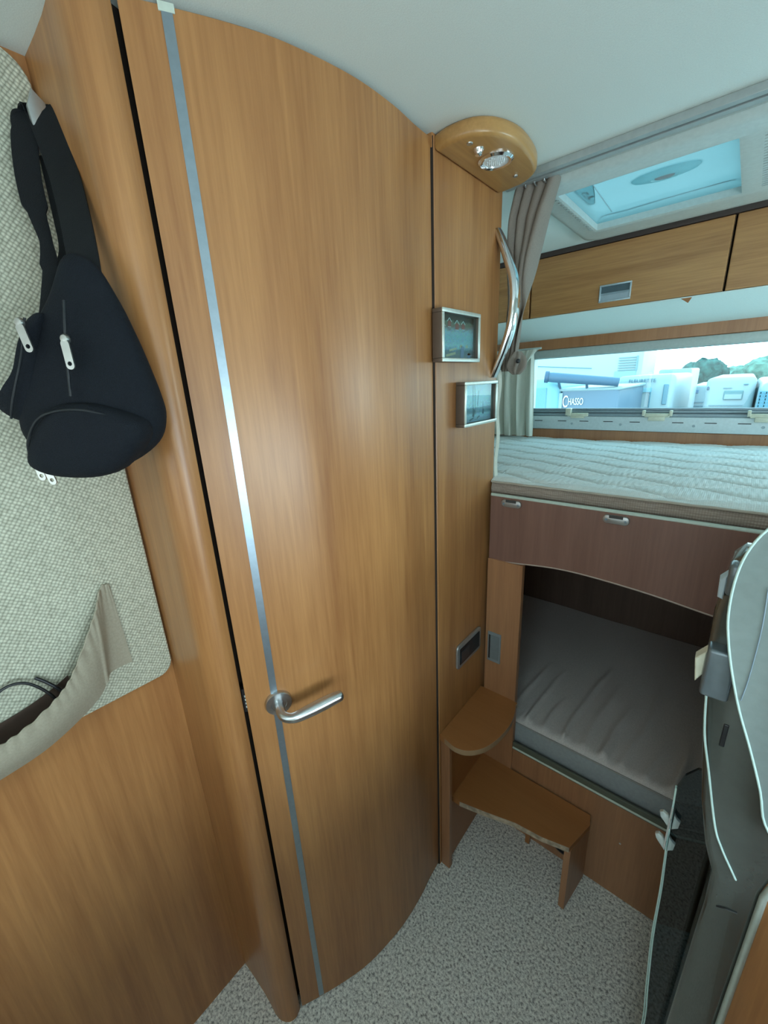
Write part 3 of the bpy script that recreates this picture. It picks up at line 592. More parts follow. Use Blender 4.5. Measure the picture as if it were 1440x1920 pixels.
b2.build('blind_grille', flat('grille_grey', (0.42, 0.47, 0.46), 0.5), rf)
b2 = B()
for k in range(16): b2.box(-0.446, -0.437, 1.236 + k * .0205, 1.246 + k * .0205, 1.9592, 1.9628)
b2.build('blind_cogs', flat('cog_grey', (0.40, 0.44, 0.42), 0.5), rf)
# acrylic hatch: shallow moulded lid with real relief
def lid(u, v):
    x = -0.4425 + u * 0.365; y = 1.2025 + v * 0.395
    d = min(u, 1 - u, v, 1 - v); z = 1.981 + 0.020 * (1 - math.exp(-d * 18))
    return Vector((x, y, z))
B().sheet(lid, 30, 30, 0.003).build('acrylic_hatch', MILK, rf, smooth=60)
kn = B(); kn.lathe([(0.030, 0.0), (0.060, 0.0), (0.055, 0.006), (0.034, 0.011), (0.024, 0.012), (0.023, 0.009), (0, 0.009)], (-0.234, 1.383, 2.0005), dn, 40, (1.25, 0.60)); kno = kn.build('hatch_latch', MILK2, rf, smooth=40)
kn = B()
for k in range(-4, 5): kn.box(-0.234 - math.sqrt(max(0, 25 - k * k)) * .0042, -0.234 + math.sqrt(max(0, 25 - k * k)) * .0042, 1.383 + k * .0028 - .0006, 1.383 + k * .0028 + .0006, 1.9895, 1.992)
kn.build('latch_ribs', GREYP, kno)
for yy in (1.300, 1.560): B().tube([(-0.425, yy, 1.995), (-0.36, yy + .006, 1.996), (-0.26, yy, 1.996), (-0.09, yy - .004, 1.995)], 0.0022, 8).build('hatch_rib', flat('rib_blue_grey', (0.30, 0.45, 0.50), 0.4), rf)
B().tube([(-0.378, 1.28, 1.996), (-0.388, 1.55, 1.996)], 0.0014, 8).build('hatch_rib', flat('rib_blue_grey2', (0.35, 0.5, 0.55), 0.4), rf)
# warning sticker on the hatch
st_ = B(); tri = crom([(-0.421, 1.300, 0), (-0.383, 1.300, 0), (-0.381, 1.320, 0), (-0.404, 1.425, 0), (-0.412, 1.440, 0), (-0.421, 1.430, 0), (-0.424, 1.330, 0)], 4, True)
sto = B().prism([(p.x, p.y) for p in tri], 'z', 1.9965, 1.9972).build('warning_sticker', MILK2, rf)
b2 = B(); b2.tube([(p.x, p.y, 1.9960) for p in tri] + [(tri[0].x, tri[0].y, 1.9960)], 0.0010, 6); b2.box(-0.414, -0.408, 1.335, 1.345, 1.9956, 1.9964); b2.box(-0.406, -0.402, 1.342, 1.362, 1.9956, 1.9964); b2.box(-0.412, -0.398, 1.378, 1.392, 1.9956, 1.9964); b2.tube([(-0.415, 1.36, 1.9962), (-0.408, 1.372, 1.9962), (-0.412, 1.39, 1.9962), (-0.410, 1.405, 1.9962)], 0.0012, 6)
b2.build('sticker_symbol', flat('sticker_ink', (0.10, 0.20, 0.22), 0.5), sto)

# ------------------------------------------------------------------ overhead cabinets
def cup_handle(parent, x0, x1, z0, z1, y):
    m_ = B(); f = 0.005
    for (a, b3, c0, c1) in ((x0, x1, z0, z0 + f), (x0, x1, z1 - f, z1), (x0, x0 + f, z0 + f, z1 - f), (x1 - f, x1, z0 + f, z1 - f)): m_.box(a, b3, y - 0.006, y + 0.002, c0, c1, 0.0012, 2)
    h = m_.build('handle_frame', flat('silver_plastic', (0.50, 0.58, 0.62), 0.3, 0.3), parent, smooth=40)
    B().prism([(y - 0.0045, z0 + f), (y - 0.0045, z0 + f + 0.018), (y + 0.0005, z0 + f + 0.026), (y + 0.0005, z0 + f)], 'x', x0 + f, x1 - f).build('handle_flap', flat('silver_flap', (0.42, 0.50, 0.56), 0.3, 0.3), h)
    B().box(x0 + f, x1 - f, y - 0.0002, y + 0.001, z0 + f, z1 - f).build('handle_recess', flat('handle_shadow', (0.07, 0.11, 0.13), 0.5), h)
def overhead(label, x0, x1, handle=True):
    r = thing('overhead_cabinet', label, 'cabinet', ((x0 + x1) / 2, 1.75, 1.757), 'overhead cabinets above the rear window')
    B().box(x0 + .001, x1 - .001, 1.768, 1.969, 1.757, 1.975).build('cabinet_body', flat('cabinet_carcass', (0.30, 0.18, 0.09), 0.5), r)
    d = B().box(x0 + .0025, x1 - .0025, 1.750, 1.767, 1.7585, 1.9615, 0.0015, 1).build('cabinet_door', W_HOR, r)
    if handle: cup_handle(d, (x0 + x1) / 2 - .05, (x0 + x1) / 2 + .05, 1.776, 1.832, 1.7495)
overhead('narrow left end cabinet over the rear window, half behind curtain', -1.055, -0.7055, False)
overhead('wide cherry overhead cabinet with silver cup handle over the rear window', -0.7035, -0.0985)
overhead('overhead cabinet cut off by the right picture edge', -0.0965, 0.5085)
struct(B().box(-1.06, 1.06, 1.746, 1.765, 1.963, 1.9798).build('trim_5', flat('dark_brown_trim', (0.055, 0.035, 0.03), 0.5)))
struct(B().prism([(1.752, 1.757), (1.752, 1.754), (1.80, 1.742), (1.955, 1.684), (1.969, 1.684), (1.969, 1.757)], 'x', -1.06, 1.06).build('trim_6', CEIL, smooth=30))
struct(B().box(-1.06, 1.06, 1.945, 1.969, 1.6455, 1.689, 0.002, 1).build('trim_7', W_RED))
tag(B().prism([(-0.206, 1.7545), (-0.175, 1.7545), (-0.184, 1.7385)], 'y', 1.753, 1.760).build('door_stop', W_STEP), 'tiny brown wedge under the overhead cabinet door', 'wedge')

# ------------------------------------------------------------------ rear window
win = struct(thing('window_1', '', '', (0, 1.97, 1.38)))
for k_ in ('label', 'category'): del win[k_]
b2 = B(); b2.box(-0.80, 0.80, 1.950, 1.971, 1.611, 1.645, 0.003); b2.box(-0.80, -0.752, 1.950, 1.971, 1.36, 1.611, 0.003); b2.box(0.752, 0.80, 1.950, 1.971, 1.36, 1.611, 0.003)
b2.build('window_frame', flat('pale_grey_frame', (0.42, 0.46, 0.44), 0.4), win, smooth=40)
B().box(-0.755, 0.755, 1.966, 1.974, 1.609, 1.6165, 0.001).build('window_seal', flat('seal_green_grey', (0.16, 0.21, 0.20), 0.4), win)
b2 = B(); b2.box(-0.755, 0.755, 1.945, 1.972, 1.360, 1.372, 0.002); b2.box(-0.755, 0.755, 1.950, 1.972, 1.375, 1.384, 0.002); b2.box(-0.755, 0.755, 1.955, 1.972, 1.386, 1.391, 0.001); b2.build('window_sill', flat('sill_grey', (0.27, 0.33, 0.37), 0.35, 0.2), win, smooth=40)
b2 = B(); b2.box(-0.755, 0.755, 1.960, 1.971, 1.358, 1.393); b2.build('sill_groove', SLATE, win)
B().box(-0.758, 0.758, 1.990, 1.994, 1.386, 1.617).build('window_pane', GLASS, win)
# blind cassette with its slots and screws
bl = thing('blind_cassette', 'long white slotted blind cassette under the rear window', 'blind', (0, 1.95, 1.30))
B().box(-0.80, 0.80, 1.940, 1.968, 1.302, 1.3595, 0.003).build('cassette_body', flat('cassette_white', (0.60, 0.66, 0.68), 0.35), bl, smooth=40)
for x_ in (-0.71, -0.604, -0.512, -0.417, -0.319, -0.175, -0.075, 0.020, 0.12, 0.22): B().box(x_ - .018, x_ + .018, 1.9388, 1.9404, 1.3375, 1.3405).build('slot', BLACK, bl)
for x_ in (-0.562, -0.370, -0.124, 0.071, 0.27): B().lathe([(0, 0), (0.005, 0), (0.0045, 0.0012), (0.0030, 0.0012), (0.0028, 0.0004), (0, 0.0004)], (x_, 1.9402, 1.3275), (0, -1, 0), 16).build('screw', GREYP, bl, smooth=40)
def wlatch(x0, label, half=False):
    r = thing('window_latch', label, 'latch', (x0, 1.94, 1.36), 'window latches')
    B().box(x0, x0 + .084, 1.934, 1.950, 1.359, 1.374, 0.003).build('latch_lever', CREAM, r, smooth=40)
    for q in ((x0 - .008, x0 + .002) if half else (x0 - .008, x0 + .002), (x0 + .082, x0 + .092)):
        if half and q[0] > x0: continue
        B().box(q[0], q[1] + (.012 if half else 0), 1.930, 1.952, 1.364, 1.394 if half else 1.386, 0.002).build('latch_post', CREAM, r, smooth=40)
    B().box(x0 + .014, x0 + .070, 1.931, 1.945, 1.345 if not half else 1.352, 1.362, 0.003).build('latch_grip', CREAM, r, smooth=40)
wlatch(-0.582, 'cream window latch with one raised post, leftmost on the rear sill', True)
wlatch(-0.288, 'cream window latch with two posts, middle of the rear sill')
wlatch(0.030, 'cream window latch at the right picture edge on the rear sill')
struct(B().box(-1.06, 1.06, 1.948, 1.969, 1.20, 1.301, 0.002, 1).build('trim_8', W_RED))
# pale curtain left of the window
wc = thing('window_curtain', 'pale pleated curtain hanging left of the rear window', 'curtain', (-0.83, 1.9, 1.25))
def wcf(u, v):
    x0 = -1.03; x1 = -0.728 + 0.018 * v
    x = x0 + (x1 - x0) * u + 0.004 * math.cos(u * 60)
    return Vector((x, 1.885 + 0.014 * math.sin(u * 2 * PI * 6 + math.sin(v * 3) * .8) * (0.6 + 0.4 * v) + 0.004 * math.sin(u * 70 + v * 3), 1.648 - v * 0.375))
B().sheet(wcf, 120, 24, 0.0012).build('curtain_cloth', CURTW, wc, smooth=70)
B().tube([(-1.05, 1.89, 1.652), (-0.70, 1.89, 1.652)], 0.004, 8).build('curtain_rod', WHITE, wc, smooth=60)
def swag(u, v): return Vector((-0.752 + u * .055 - v * 0.03, 1.868 + 0.004 * math.sin(u * 9), 1.648 - v * (0.10 - 0.085 * u)))
B().sheet(swag, 10, 10, 0.0012).build('curtain_swag', CURTW, wc, smooth=70)

# ------------------------------------------------------------------ upper bunk
ub = thing('upper_bunk', 'upper bunk with curved reddish wooden front board and metal clips', 'bunk', (0.0, 1.05, 1.01))
btm = crom([(-0.508, 1.012, 0), (-0.419, 1.0225, 0), (-0.345, 1.0325, 0), (-0.290, 1.0365, 0), (-0.234, 1.0365, 0), (-0.148, 1.032, 0), (-0.081, 1.026, 0), (-0.009, 1.0165, 0), (0.053, 1.009, 0), (0.15, 1.0, 0), (0.30, 0.995, 0), (1.055, 0.995, 0)], 5)
pl = [(p.x, p.y) for p in btm] + [(1.055, 1.2145), (-0.508, 1.2145)]
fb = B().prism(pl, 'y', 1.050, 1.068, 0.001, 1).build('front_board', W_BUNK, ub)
B().tube([(p.x, 1.0505, p.y) for p in btm], 0.0022, 8).build('board_edging', flat('pinkish_edging', (0.42, 0.33, 0.28), 0.5), fb, smooth=60)
B().tube([(-0.508, 1.056, 1.2155), (1.055, 1.056, 1.2155)], 0.0058, 12).build('top_trim', flat('pale_green_trim', (0.50, 0.58, 0.52), 0.35), fb, smooth=60)
B().box(-1.055, 1.055, 1.089, 1.967, 1.085, 1.115).build('bunk_base', W_BUNK, ub)
def clip(x, lab=None):
    pts = rrect(x - .0285, x + .0285, 1.189, 1.2095, 0.0098, 5)
    h = B().prism(pts, 'y', 1.0425, 1.0500, 0.002, 2).build('guard_clip', flat('satin_nickel', (0.42, 0.42, 0.42), 0.35, 0.7), ub, smooth=40)
    B().box(x - .015, x + .015, 1.0415, 1.0432, 1.203, 1.2102, 0.0005, 1).build('clip_slot', flat('clip_slot_dark', (0.05, 0.05, 0.05), 0.5), h)
    for s in (-1, 1): B().lathe([(0, 0), (0.003, 0), (0.0025, 0.001), (0, 0.001)], (x + s * .0205, 1.0424, 1.198), (0, -1, 0), 10).build('clip_screw', SLATE, h)
clip(-0.4440); clip(-0.1835); clip(0.42)
# mattress with quilting relief
um = thing('bunk_mattress', 'pale blue quilted mattress on the upper bunk', 'mattress', (0.0, 1.5, 1.116))
def qf(x, y):
    A = 0.027; per = 0.118; best = 1.0
    n0_ = 0.010 * noise.noise(Vector((x * 5, y * 5, 0)))
    for k, (ph, sg) in enumerate(((0, 1), (per / 2, -1))):
        q = (y + n0_ - ph + sg * A * math.sin(x * 2 * PI / 0.31)) / per; d = abs(q - round(q)) * per; best = min(best, d)
    g_ = -0.0060 * math.exp(-(best / 0.0038) ** 2) + 0.0060 * min(1, best / 0.022) ** 0.6
    return g_ + 0.004 * noise.noise(Vector((x * 3, y * 4, 3))) + 0.0007 * math.sin(x * 420) * math.sin(y * 60)
def umf(u, v):
    x = -1.045 + u * 1.90; yf = 1.0705 if x > -0.522 else 1.092; y = yf + v * (1.946 - yf)
    e = min(v, 0.03) / 0.03; z = 1.2500 + 0.006 * math.sqrt(max(0, 1 - (1 - e) ** 2)) + qf(x, y) * min(1, e)
    return Vector((x, y, z))
b2 = B(); b2.sheet(umf, 520, 240); b2.box(-1.045, 0.855, 1.094, 1.944, 1.118, 1.246)
b2.build('mattress_top', MATT, um, smooth=70)
def sidef(u, v):
    x = -0.517 + u * 1.372; z = 1.2495 - v * 0.125
    return Vector((x, 1.0830 - 0.012 * math.sin(PI * min(1, v * 2.6 + 0.12)) + 0.0015 * math.sin(x * 60), z + 0.0015 * noise.noise(Vector((x * 9, 0, v)))))
B().sheet(sidef, 220, 14, 0.002).build('mattress_border', MSIDE, um, smooth=70)
B().tube([(-0.515 + k * .0142, 1.0695, 1.2505 + 0.0015 * noise.noise(Vector((k * .35, 1, 1)))) for k in range(96)], 0.0034, 8).build('mattress_piping', flat('piping_beige', (0.45, 0.40, 0.34), 0.7), um, smooth=60)
lab_ = None

# ------------------------------------------------------------------ lower bunk
lb = thing('lower_bunk', 'lower bunk box with wooden front, olive rail and pale edge', 'bunk', (0, 1.05, 0))
struct(B().box(-0.508, -0.400, 1.044, 1.062, 0.0, 1.020, 0.001, 1).build('trim_9', W_POST))
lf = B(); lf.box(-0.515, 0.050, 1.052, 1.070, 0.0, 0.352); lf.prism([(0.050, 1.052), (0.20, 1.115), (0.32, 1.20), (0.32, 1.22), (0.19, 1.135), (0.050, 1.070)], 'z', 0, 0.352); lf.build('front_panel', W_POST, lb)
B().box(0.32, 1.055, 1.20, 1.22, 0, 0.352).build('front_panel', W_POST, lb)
ry = [(-0.399, 1.049), (0.050, 1.049), (0.20, 1.112), (0.33, 1.20), (0.6, 1.205)]
B().ribbon([(x, y + .003, 0.365) for x, y in ry], (0, 0, 1), 0.030, 0.006).build('rail_channel', OLIVE, lb)
B().tube([(x, y - .001, 0.3585) for x, y in ry], 0.0034, 8).build('rail_edge', PALE, lb, smooth=50)
B().box(-0.515, 1.055, 1.225, 1.884, 0.33, 0.350).build('bunk_base', W_BUNK, lb)
B().lathe([(0, 0), (0.0035, 0), (0.003, 0.002), (0, 0.002)], (-0.066, 1.0522, 0.216), (0, -1, 0), 12).build('screw', CHROME, lb, smooth=40)
B().lathe([(0, 0), (0.042, 0), (0.042, 0.004), (0.036, 0.005), (0.034, 0.001), (0, 0.001)], (-0.212, 1.0522, 0.072), (0, -1, 0), 32).build('air_outlet', BLACK, lb, smooth=40)
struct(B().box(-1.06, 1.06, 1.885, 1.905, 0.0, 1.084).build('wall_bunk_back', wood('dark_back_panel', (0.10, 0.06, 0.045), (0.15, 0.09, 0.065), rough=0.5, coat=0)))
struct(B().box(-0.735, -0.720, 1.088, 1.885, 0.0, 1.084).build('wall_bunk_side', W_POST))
lm = thing('bunk_mattress', 'grey beige wrinkled mattress in the shade of the lower bunk', 'mattress', (0, 1.45, 0.351))
rid = [(x0, random.uniform(.5, 1.1), random.uniform(.20, .62), random.uniform(.008, .013)) for x0 in np.arange(-0.50, 0.45, 0.058)] + [(x0 + random.uniform(-.008, .008), random.uniform(.35, .8), random.uniform(.04, .14), random.uniform(.005, .008)) for x0 in np.arange(-0.50, 0.45, 0.023)]
def yfront(x): return 1.090 if x < -0.515 else (1.073 if x < 0.04 else 1.073 + min(0.28, x - 0.04) * 0.55)
def lmf(u, v):
    x = -0.715 + u * 1.55; yf = yfront(x); y = yf + v * (1.882 - yf)
    e = min(1, v / 0.03); z = 0.4395 + 0.012 * math.sqrt(max(0, 1 - (1 - e) ** 2)); h = 0
    wob = 0.012 * noise.noise(Vector((x * 6, y * 7, 0))) - 0.10 * (y - 1.06)
    for (x0, a_, L_, w_) in rid:
        if v > L_ + 0.15: continue
        d = x + wob - x0
        if abs(d) < 0.04: h += a_ * math.exp(-(d / w_) ** 2) * max(0, min(1, (L_ - v) / 0.15 + 0.2)) * min(1, e)
    return Vector((x, y, z + 0.0125 * h + 0.003 * noise.noise(Vector((x * 4, y * 4, 7)))))
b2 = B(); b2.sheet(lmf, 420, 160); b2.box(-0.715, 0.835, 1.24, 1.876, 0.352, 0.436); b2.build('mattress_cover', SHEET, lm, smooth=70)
B().sheet(lambda u, v: Vector((-0.512 + u * 1.347, yfront(-0.512 + u * 1.347) + 0.004 * (2 * v - 1) ** 2, 0.4405 - v * 0.080)), 60, 6, 0.006).build('mattress_border', MBAND, lm, smooth=60)
B().tube([(-0.51 + k * .0268, yfront(-0.51 + k * .0268) - .001, 0.4400) for k in range(50)], 0.0028, 8).build('mattress_piping', flat('piping_grey', (0.30, 0.29, 0.28), 0.8), lm, smooth=60)
# flush grey pull on the post
fs = thing('post_latch', 'upright grey recessed pull on the bunk post', 'latch', (-0.475, 1.044, 0.67))
b2 = B(); b2.box(-0.4985, -0.4545, 1.0400, 1.0445, 0.665, 0.772, 0.0015); b2.build('latch_frame', flat('post_grey', (0.22, 0.24, 0.25), 0.4), fs)
B().box(-0.4900, -0.4600, 1.0388, 1.0402, 0.676, 0.762).build('latch_recess', flat('post_grey_light', (0.17, 0.19, 0.20), 0.3), fs)
B().box(-0.4935, -0.4885, 1.0384, 1.0402, 0.676, 0.762).build('latch_slot', BLACK, fs)

# ------------------------------------------------------------------ corner step
sp = thing('corner_step', 'two tier wooden corner step below the picture wall', 'step', (-0.45, 0.92, 0))
top = crom([(-0.519, 0.790, 0), (-0.492, 0.785, 0), (-0.462, 0.780, 0), (-0.430, 0.790, 0), (-0.400, 0.822, 0), (-0.382, 0.870, 0), (-0.374, 0.935, 0), (-0.378, 0.985, 0), (-0.392, 1.030, 0), (-0.402, 1.043, 0), (-0.519, 1.043, 0)], 4)
tp = B().prism([(p.x, p.y) for p in top], 'z', 0.530, 0.548).build('upper_tread', W_STEP, sp)
B().ribbon([(p.x, p.y, 0.539) for p in top[3:38]], (0, 0, 1), 0.0178, 0.0012).build('tread_edge', flat('tread_edge_brown', (0.36, 0.22, 0.12), 0.5), tp, smooth=60)
B().box(-0.519, -0.4895, 0.796, 0.812, 0.0, 0.530, 0.001, 1).build('side_panel', W_POST, sp)
B().box(-0.5190, -0.5050, 0.812, 1.043, 0.0, 0.530).build('back_panel', W_STEP, sp)
low = [(-0.505, 0.838), (-0.478, 0.838), (-0.405, 0.857), (-0.315, 0.884), (-0.240, 0.893), (-0.170, 0.912), (-0.142, 1.012), (-0.150, 1.0435), (-0.505, 1.0435)]
lt = B().prism(low, 'z', 0.248, 0.266).build('lower_tread', W_STEP, sp)
B().ribbon([(x, y - .0004, 0.257) for x, y in low[1:6]], (0, 0, 1), 0.0178, 0.0014).build('tread_edge', EDGE, lt)
B().prism([(-0.183, 0.918), (-0.166, 0.916), (-0.146, 1.0435), (-0.163, 1.0435)], 'z', 0.0, 0.248, 0.001, 1).build('leg_panel', W_POST, sp)
B().box(-0.330, -0.316, 1.030, 1.0435, 0.0, 0.248).build('rear_cleat', W_STEP, sp)

# ------------------------------------------------------------------ silver grey kitchen unit at the right edge
ku = thing('kitchen_unit', 'silver grey kitchen unit with curved front cut off at right', 'kitchen unit', (0.4, 0.57, 0))
bo = [(0.067, 0.0), (0.067, 0.53), (0.069, 0.759), (0.070, 0.829), (0.068, 0.892), (0.055, 0.931), (0.042, 0.997), (0.029, 1.094), (0.016, 1.199), (0.014, 1.271), (0.021, 1.333), (0.03, 1.345), (0.68, 1.345), (0.68, 0.95), (0.16, 0.95), (0.125, 0.94), (0.1185, 0.90), (0.118, 0.615), (0.118, 0.0)]
def curved_panel(pts, yf, depth, bulge):
    bb = B().prism(pts, 'y', yf, yf + depth, 0.010, 4); return bb
curved_panel(bo, 0.545, 0.045, 0).build('housing', SILVER, ku, smooth=50)
B().tube(crom([(0.023, 0.5435, 1.164), (0.030, 0.5435, 1.105), (0.042, 0.5435, 1.052), (0.060, 0.5435, 0.974), (0.071, 0.5435, 0.945), (0.085, 0.5435, 0.918), (0.092, 0.5435, 0.905)], 6), [0.0014] * 36 + [0.0008], 8).build('housing_seam', GRIM, ku, smooth=60)
B().tube([(0.082, 0.5445, 0.842), (0.091, 0.5440, 0.848), (0.102, 0.5445, 0.851)], 0.0010, 6).build('panel_joint', BLACK, ku)
B().box(0.045, 0.050, 0.5435, 0.546, 1.095, 1.128, 0.001).build('small_slot', BLACK, ku)
B().box(0.119, 0.68, 0.560, 0.580, 0.10, 0.949, 0.002, 1).build('cabinet_front', W_DOOR, ku)
B().box(0.150, 0.80, 0.592, 1.0, 0.02, 1.30).build('cabinet_body', flat('dark_carcass', (0.05, 0.045, 0.045), 0.4), ku)
B().box(0.119, 0.68, 0.556, 0.581, 0.0, 0.098).build('plinth', flat('plinth_grey', (0.30, 0.31, 0.34), 0.5), ku)
dl = [(0.0960, 1.038), (0.085, 1.079), (0.068, 1.129), (0.052, 1.172), (0.039, 1.215), (0.030, 1.252), (0.025, 1.283), (0.024, 1.321), (0.028, 1.354), (0.039, 1.382), (0.060, 1.408), (0.095, 1.430), (0.15, 1.440), (0.22, 1.430), (0.29, 1.39), (0.335, 1.32), (0.345, 1.24), (0.33, 1.15), (0.29, 1.07), (0.23, 1.02), (0.16, 1.005), (0.118, 1.012)]
dp = crom([(a, b3, 0) for a, b3 in dl], 4, True)
ds = B().prism([(p.x, p.y) for p in dp], 'y', 0.517, 0.523).build('round_lid', DISC, ku)
B().tube([(p.x, 0.5168, p.y) for p in dp] + [(dp[0].x, 0.5168, dp[0].y)], 0.0013, 8).build('lid_rim', GRIM, ds, smooth=60)
B().tube(crom([(0.051, 0.516, 1.186), (0.0525, 0.516, 1.215), (0.0525, 0.516, 1.274), (0.0495, 0.516, 1.322)], 5), 0.0006, 6).build('lid_crease', SLATE, ds)
B().box(0.24, 1.055, -0.9, 0.535, 0.0, 0.87).build('shade_counter_box', W_DOOR, ku); B().box(0.22, 1.055, -0.91, 0.54, 0.87, 0.90, 0.004, 2).build('shade_counter_top', flat('shade_counter_grey', (0.30, 0.31, 0.31), 0.4), ku)  # unseen counter, added outside the view to shade the lower door and wall
B().tube([(0.1185, 0.5450, 0.002), (0.1185, 0.5450, 0.615), (0.1190, 0.5450, 0.90), (0.1255, 0.5450, 0.938), (0.16, 0.5450, 0.949), (0.67, 0.545, 0.949)], 0.0042, 10).build('edge_glint', flat('edge_glint_pale', (0.50, 0.55, 0.50), 0.25, 0.5), ku, smooth=60)  # pale tube along the housing edge, its glint put into the colour
# hinge blocks
def block(x0, x1, z0, z1, y0, y1, name, m): return B().box(x0, x1, y0, y1, z0, z1, 0.004, 3).build(name, m, ku, smooth=50)
HINGEM = flat('hinge_grey', (0.16, 0.19, 0.21), 0.3, 0.5); h1 = block(0.0185, 0.040, 1.298, 1.335, 0.528, 0.548, 'lid_hinge', HINGEM); h2 = block(0.0155, 0.042, 1.168, 1.231, 0.526, 0.550, 'lid_hinge', HINGEM)
B().prism([(0.006, 1.208), (0.0155, 1.222), (0.0155, 1.190), (0.010, 1.178)], 'y', 0.535, 0.552, 0.001, 1).build('hinge_tab', CREAM, h2)
B().prism([(0.0125, 1.312), (0.0185, 1.320), (0.0185, 1.290), (0.0135, 1.292)], 'y', 0.535, 0.552, 0.001, 1).build('hinge_tab', GREYP, h1)
# smoked glass screen standing beside it
gs = thing('glass_screen', 'thin smoked glass screen with bright curved edge beside kitchen unit', 'glass panel', (0.05, 0.6, 0))
ge = crom([(0.046, 0.0, 0), (0.0455, 0.20, 0), (0.0450, 0.393, 0), (0.038, 0.496, 0), (0.030, 0.619, 0), (0.0265, 0.735, 0), (0.0235, 0.794, 0), (0.0200, 0.861, 0), (0.0170, 0.946, 0)], 6)
gp = [(p.x, p.y) for p in ge] + [(0.024, 0.975), (0.036, 0.995), (0.060, 1.0), (0.140, 1.0), (0.140, 0.0)]
B().prism(gp, 'y', 0.602, 0.607).build('screen_glass', SMOKE, gs)
B().ribbon([(p.x - .0002, 0.6045, p.y) for p in ge], (0, 1, 0), 0.006, [0.002][0]).build('screen_edge', GRIM, gs, smooth=60)
B().tube([(p.x - .0035 * (1 - i / len(ge)) - .0005, 0.600, p.y) for i, p in enumerate(ge[:-6])], 0.0011, 8).build('screen_edge', GRIM, gs, smooth=60)
for z_ in (0.846, 0.892):
    hh = B(); hh.prism([(0.0195, z_ - .020), (0.006, z_ - .004), (0.004, z_ + .004), (0.008, z_ + .008), (0.014, z_ + .005), (0.0195, z_ - .004)], 'y', 0.594, 0.600, 0.0012, 2)
    hh.build('screen_hinge', flat('hinge_silver', (0.60, 0.68, 0.68), 0.25, 0.6), gs, smooth=40)
    hh = B(); hh.prism([(0.0215, z_ - .018), (0.0290, z_ - .010), (0.0300, z_ + .002), (0.0250, z_ + .006), (0.0215, z_ + .012)], 'y', 0.594, 0.600, 0.0012, 2)
    hh.build('screen_hinge', flat('hinge_silver2', (0.45, 0.55, 0.56), 0.25, 0.6), gs, smooth=40)
B().box(0.0165, 0.0185, 0.592, 0.600, 0.835, 0.918).build('hinge_bar', CHROME, gs)

# ------------------------------------------------------------------ storage yard behind the van
GY = -0.75
struct(B().box(-40, 40, 2.5, 60, GY - .2, GY).build('ground', flat('pale_gravel', (0.34, 0.34, 0.33), 0.95, bump=0.2, bscale=4)))
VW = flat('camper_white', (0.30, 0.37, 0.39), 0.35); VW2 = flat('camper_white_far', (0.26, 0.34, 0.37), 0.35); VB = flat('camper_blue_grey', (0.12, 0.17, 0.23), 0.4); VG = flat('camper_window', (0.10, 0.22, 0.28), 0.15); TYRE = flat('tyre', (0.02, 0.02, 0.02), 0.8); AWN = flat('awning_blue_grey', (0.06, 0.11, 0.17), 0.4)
def vehicle(label, x0, x1, y0, y1, z1, m, cat='motorhome', rad=0.12):
    r = thing(cat.replace(' ', '_'), label, cat, ((x0 + x1) / 2, (y0 + y1) / 2, GY), 'parked vehicles behind the rear window')
    B().box(x0, x1, y0, y1, GY + .35, z1, rad, 4).build('body', m, r, smooth=40)
    for s in (x0 + .05, x1 - .25):
        for yy in (y0 + .7, y1 - .7): B().lathe([(0, 0), (0.30, 0), (0.33, 0.04), (0.33, 0.16), (0.30, 0.2), (0, 0.2)], (s, yy, GY + .33), (1, 0, 0), 20).build('wheel', TYRE, r, smooth=40)
    return r
def text(parent, s, x, y, z, size, m, name, w_=None):
    cu = bpy.data.curves.new(name, 'FONT'); cu.body = s; cu.size = size; cu.extrude = 0.004; cu.space_character = 1.05
    o = bpy.data.objects.new(name + '_src', cu); C.objects.link(o); dg = bpy.context.evaluated_depsgraph_get(); me = bpy.data.meshes.new_from_object(o.evaluated_get(dg)); bpy.data.objects.remove(o)
    k = (w_ / (max(v.co.x for v in me.vertices) - min(v.co.x for v in me.vertices))) if w_ else 1
    pw = parent_world(parent)
    me.transform(Matrix.Translation(Vector((x, y, z)) - pw) @ Matrix.Rotation(PI / 2, 4, 'X') @ Matrix.Diagonal((k, 1, 1, 1)))
    me.materials.clear(); return link(name, me, m, parent)
va = vehicle('blue grey motorhome with rolled awning, nearest the rear window at left', -2.23, -1.395, 7.0, 8.9, 1.33, VB, rad=0.04)
B().box(-2.30, -1.36, 6.98, 8.92, 1.29, 1.345, 0.03, 3).build('roof_edge', VW, va, smooth=40)
B().box(-2.78, -2.24, 6.9, 8.8, GY + .35, 1.50, 0.14, 5).build('cab', flat('pale_teal', (0.20, 0.40, 0.48), 0.35), va, smooth=40)
B().box(-2.70, -2.42, 6.885, 6.91, 0.9, 1.36, 0.01, 1).build('window', flat('cab_window', (0.12, 0.28, 0.36), 0.2), va)
B().box(-2.262, -2.20, 6.985, 7.0, GY + .5, 1.27, 0.004, 1).build('side_strip', VW, va)
LW = flat('letter_white', (0.85, 0.9, 0.9), 0.5); text(va, 'C', -2.195, 6.985, 1.05, 0.26, LW, 'lettering', 0.075); text(va, 'HASSO', -2.11, 6.985, 1.085, 0.15, LW, 'lettering', 0.22)
B().tube([(-2.38, 6.75, 1.525), (-2.30, 6.77, 1.515), (-1.42, 7.0, 1.405)], [0.070, 0.075, 0.062], 20).build('awning', AWN, va, smooth=50)
B().tube([(-2.41, 6.742, 1.529), (-2.36, 6.755, 1.523)], [0.088, 0.088], 24).build('awning_end_cap', flat('awning_cap', (0.04, 0.08, 0.14), 0.4), va, smooth=50)
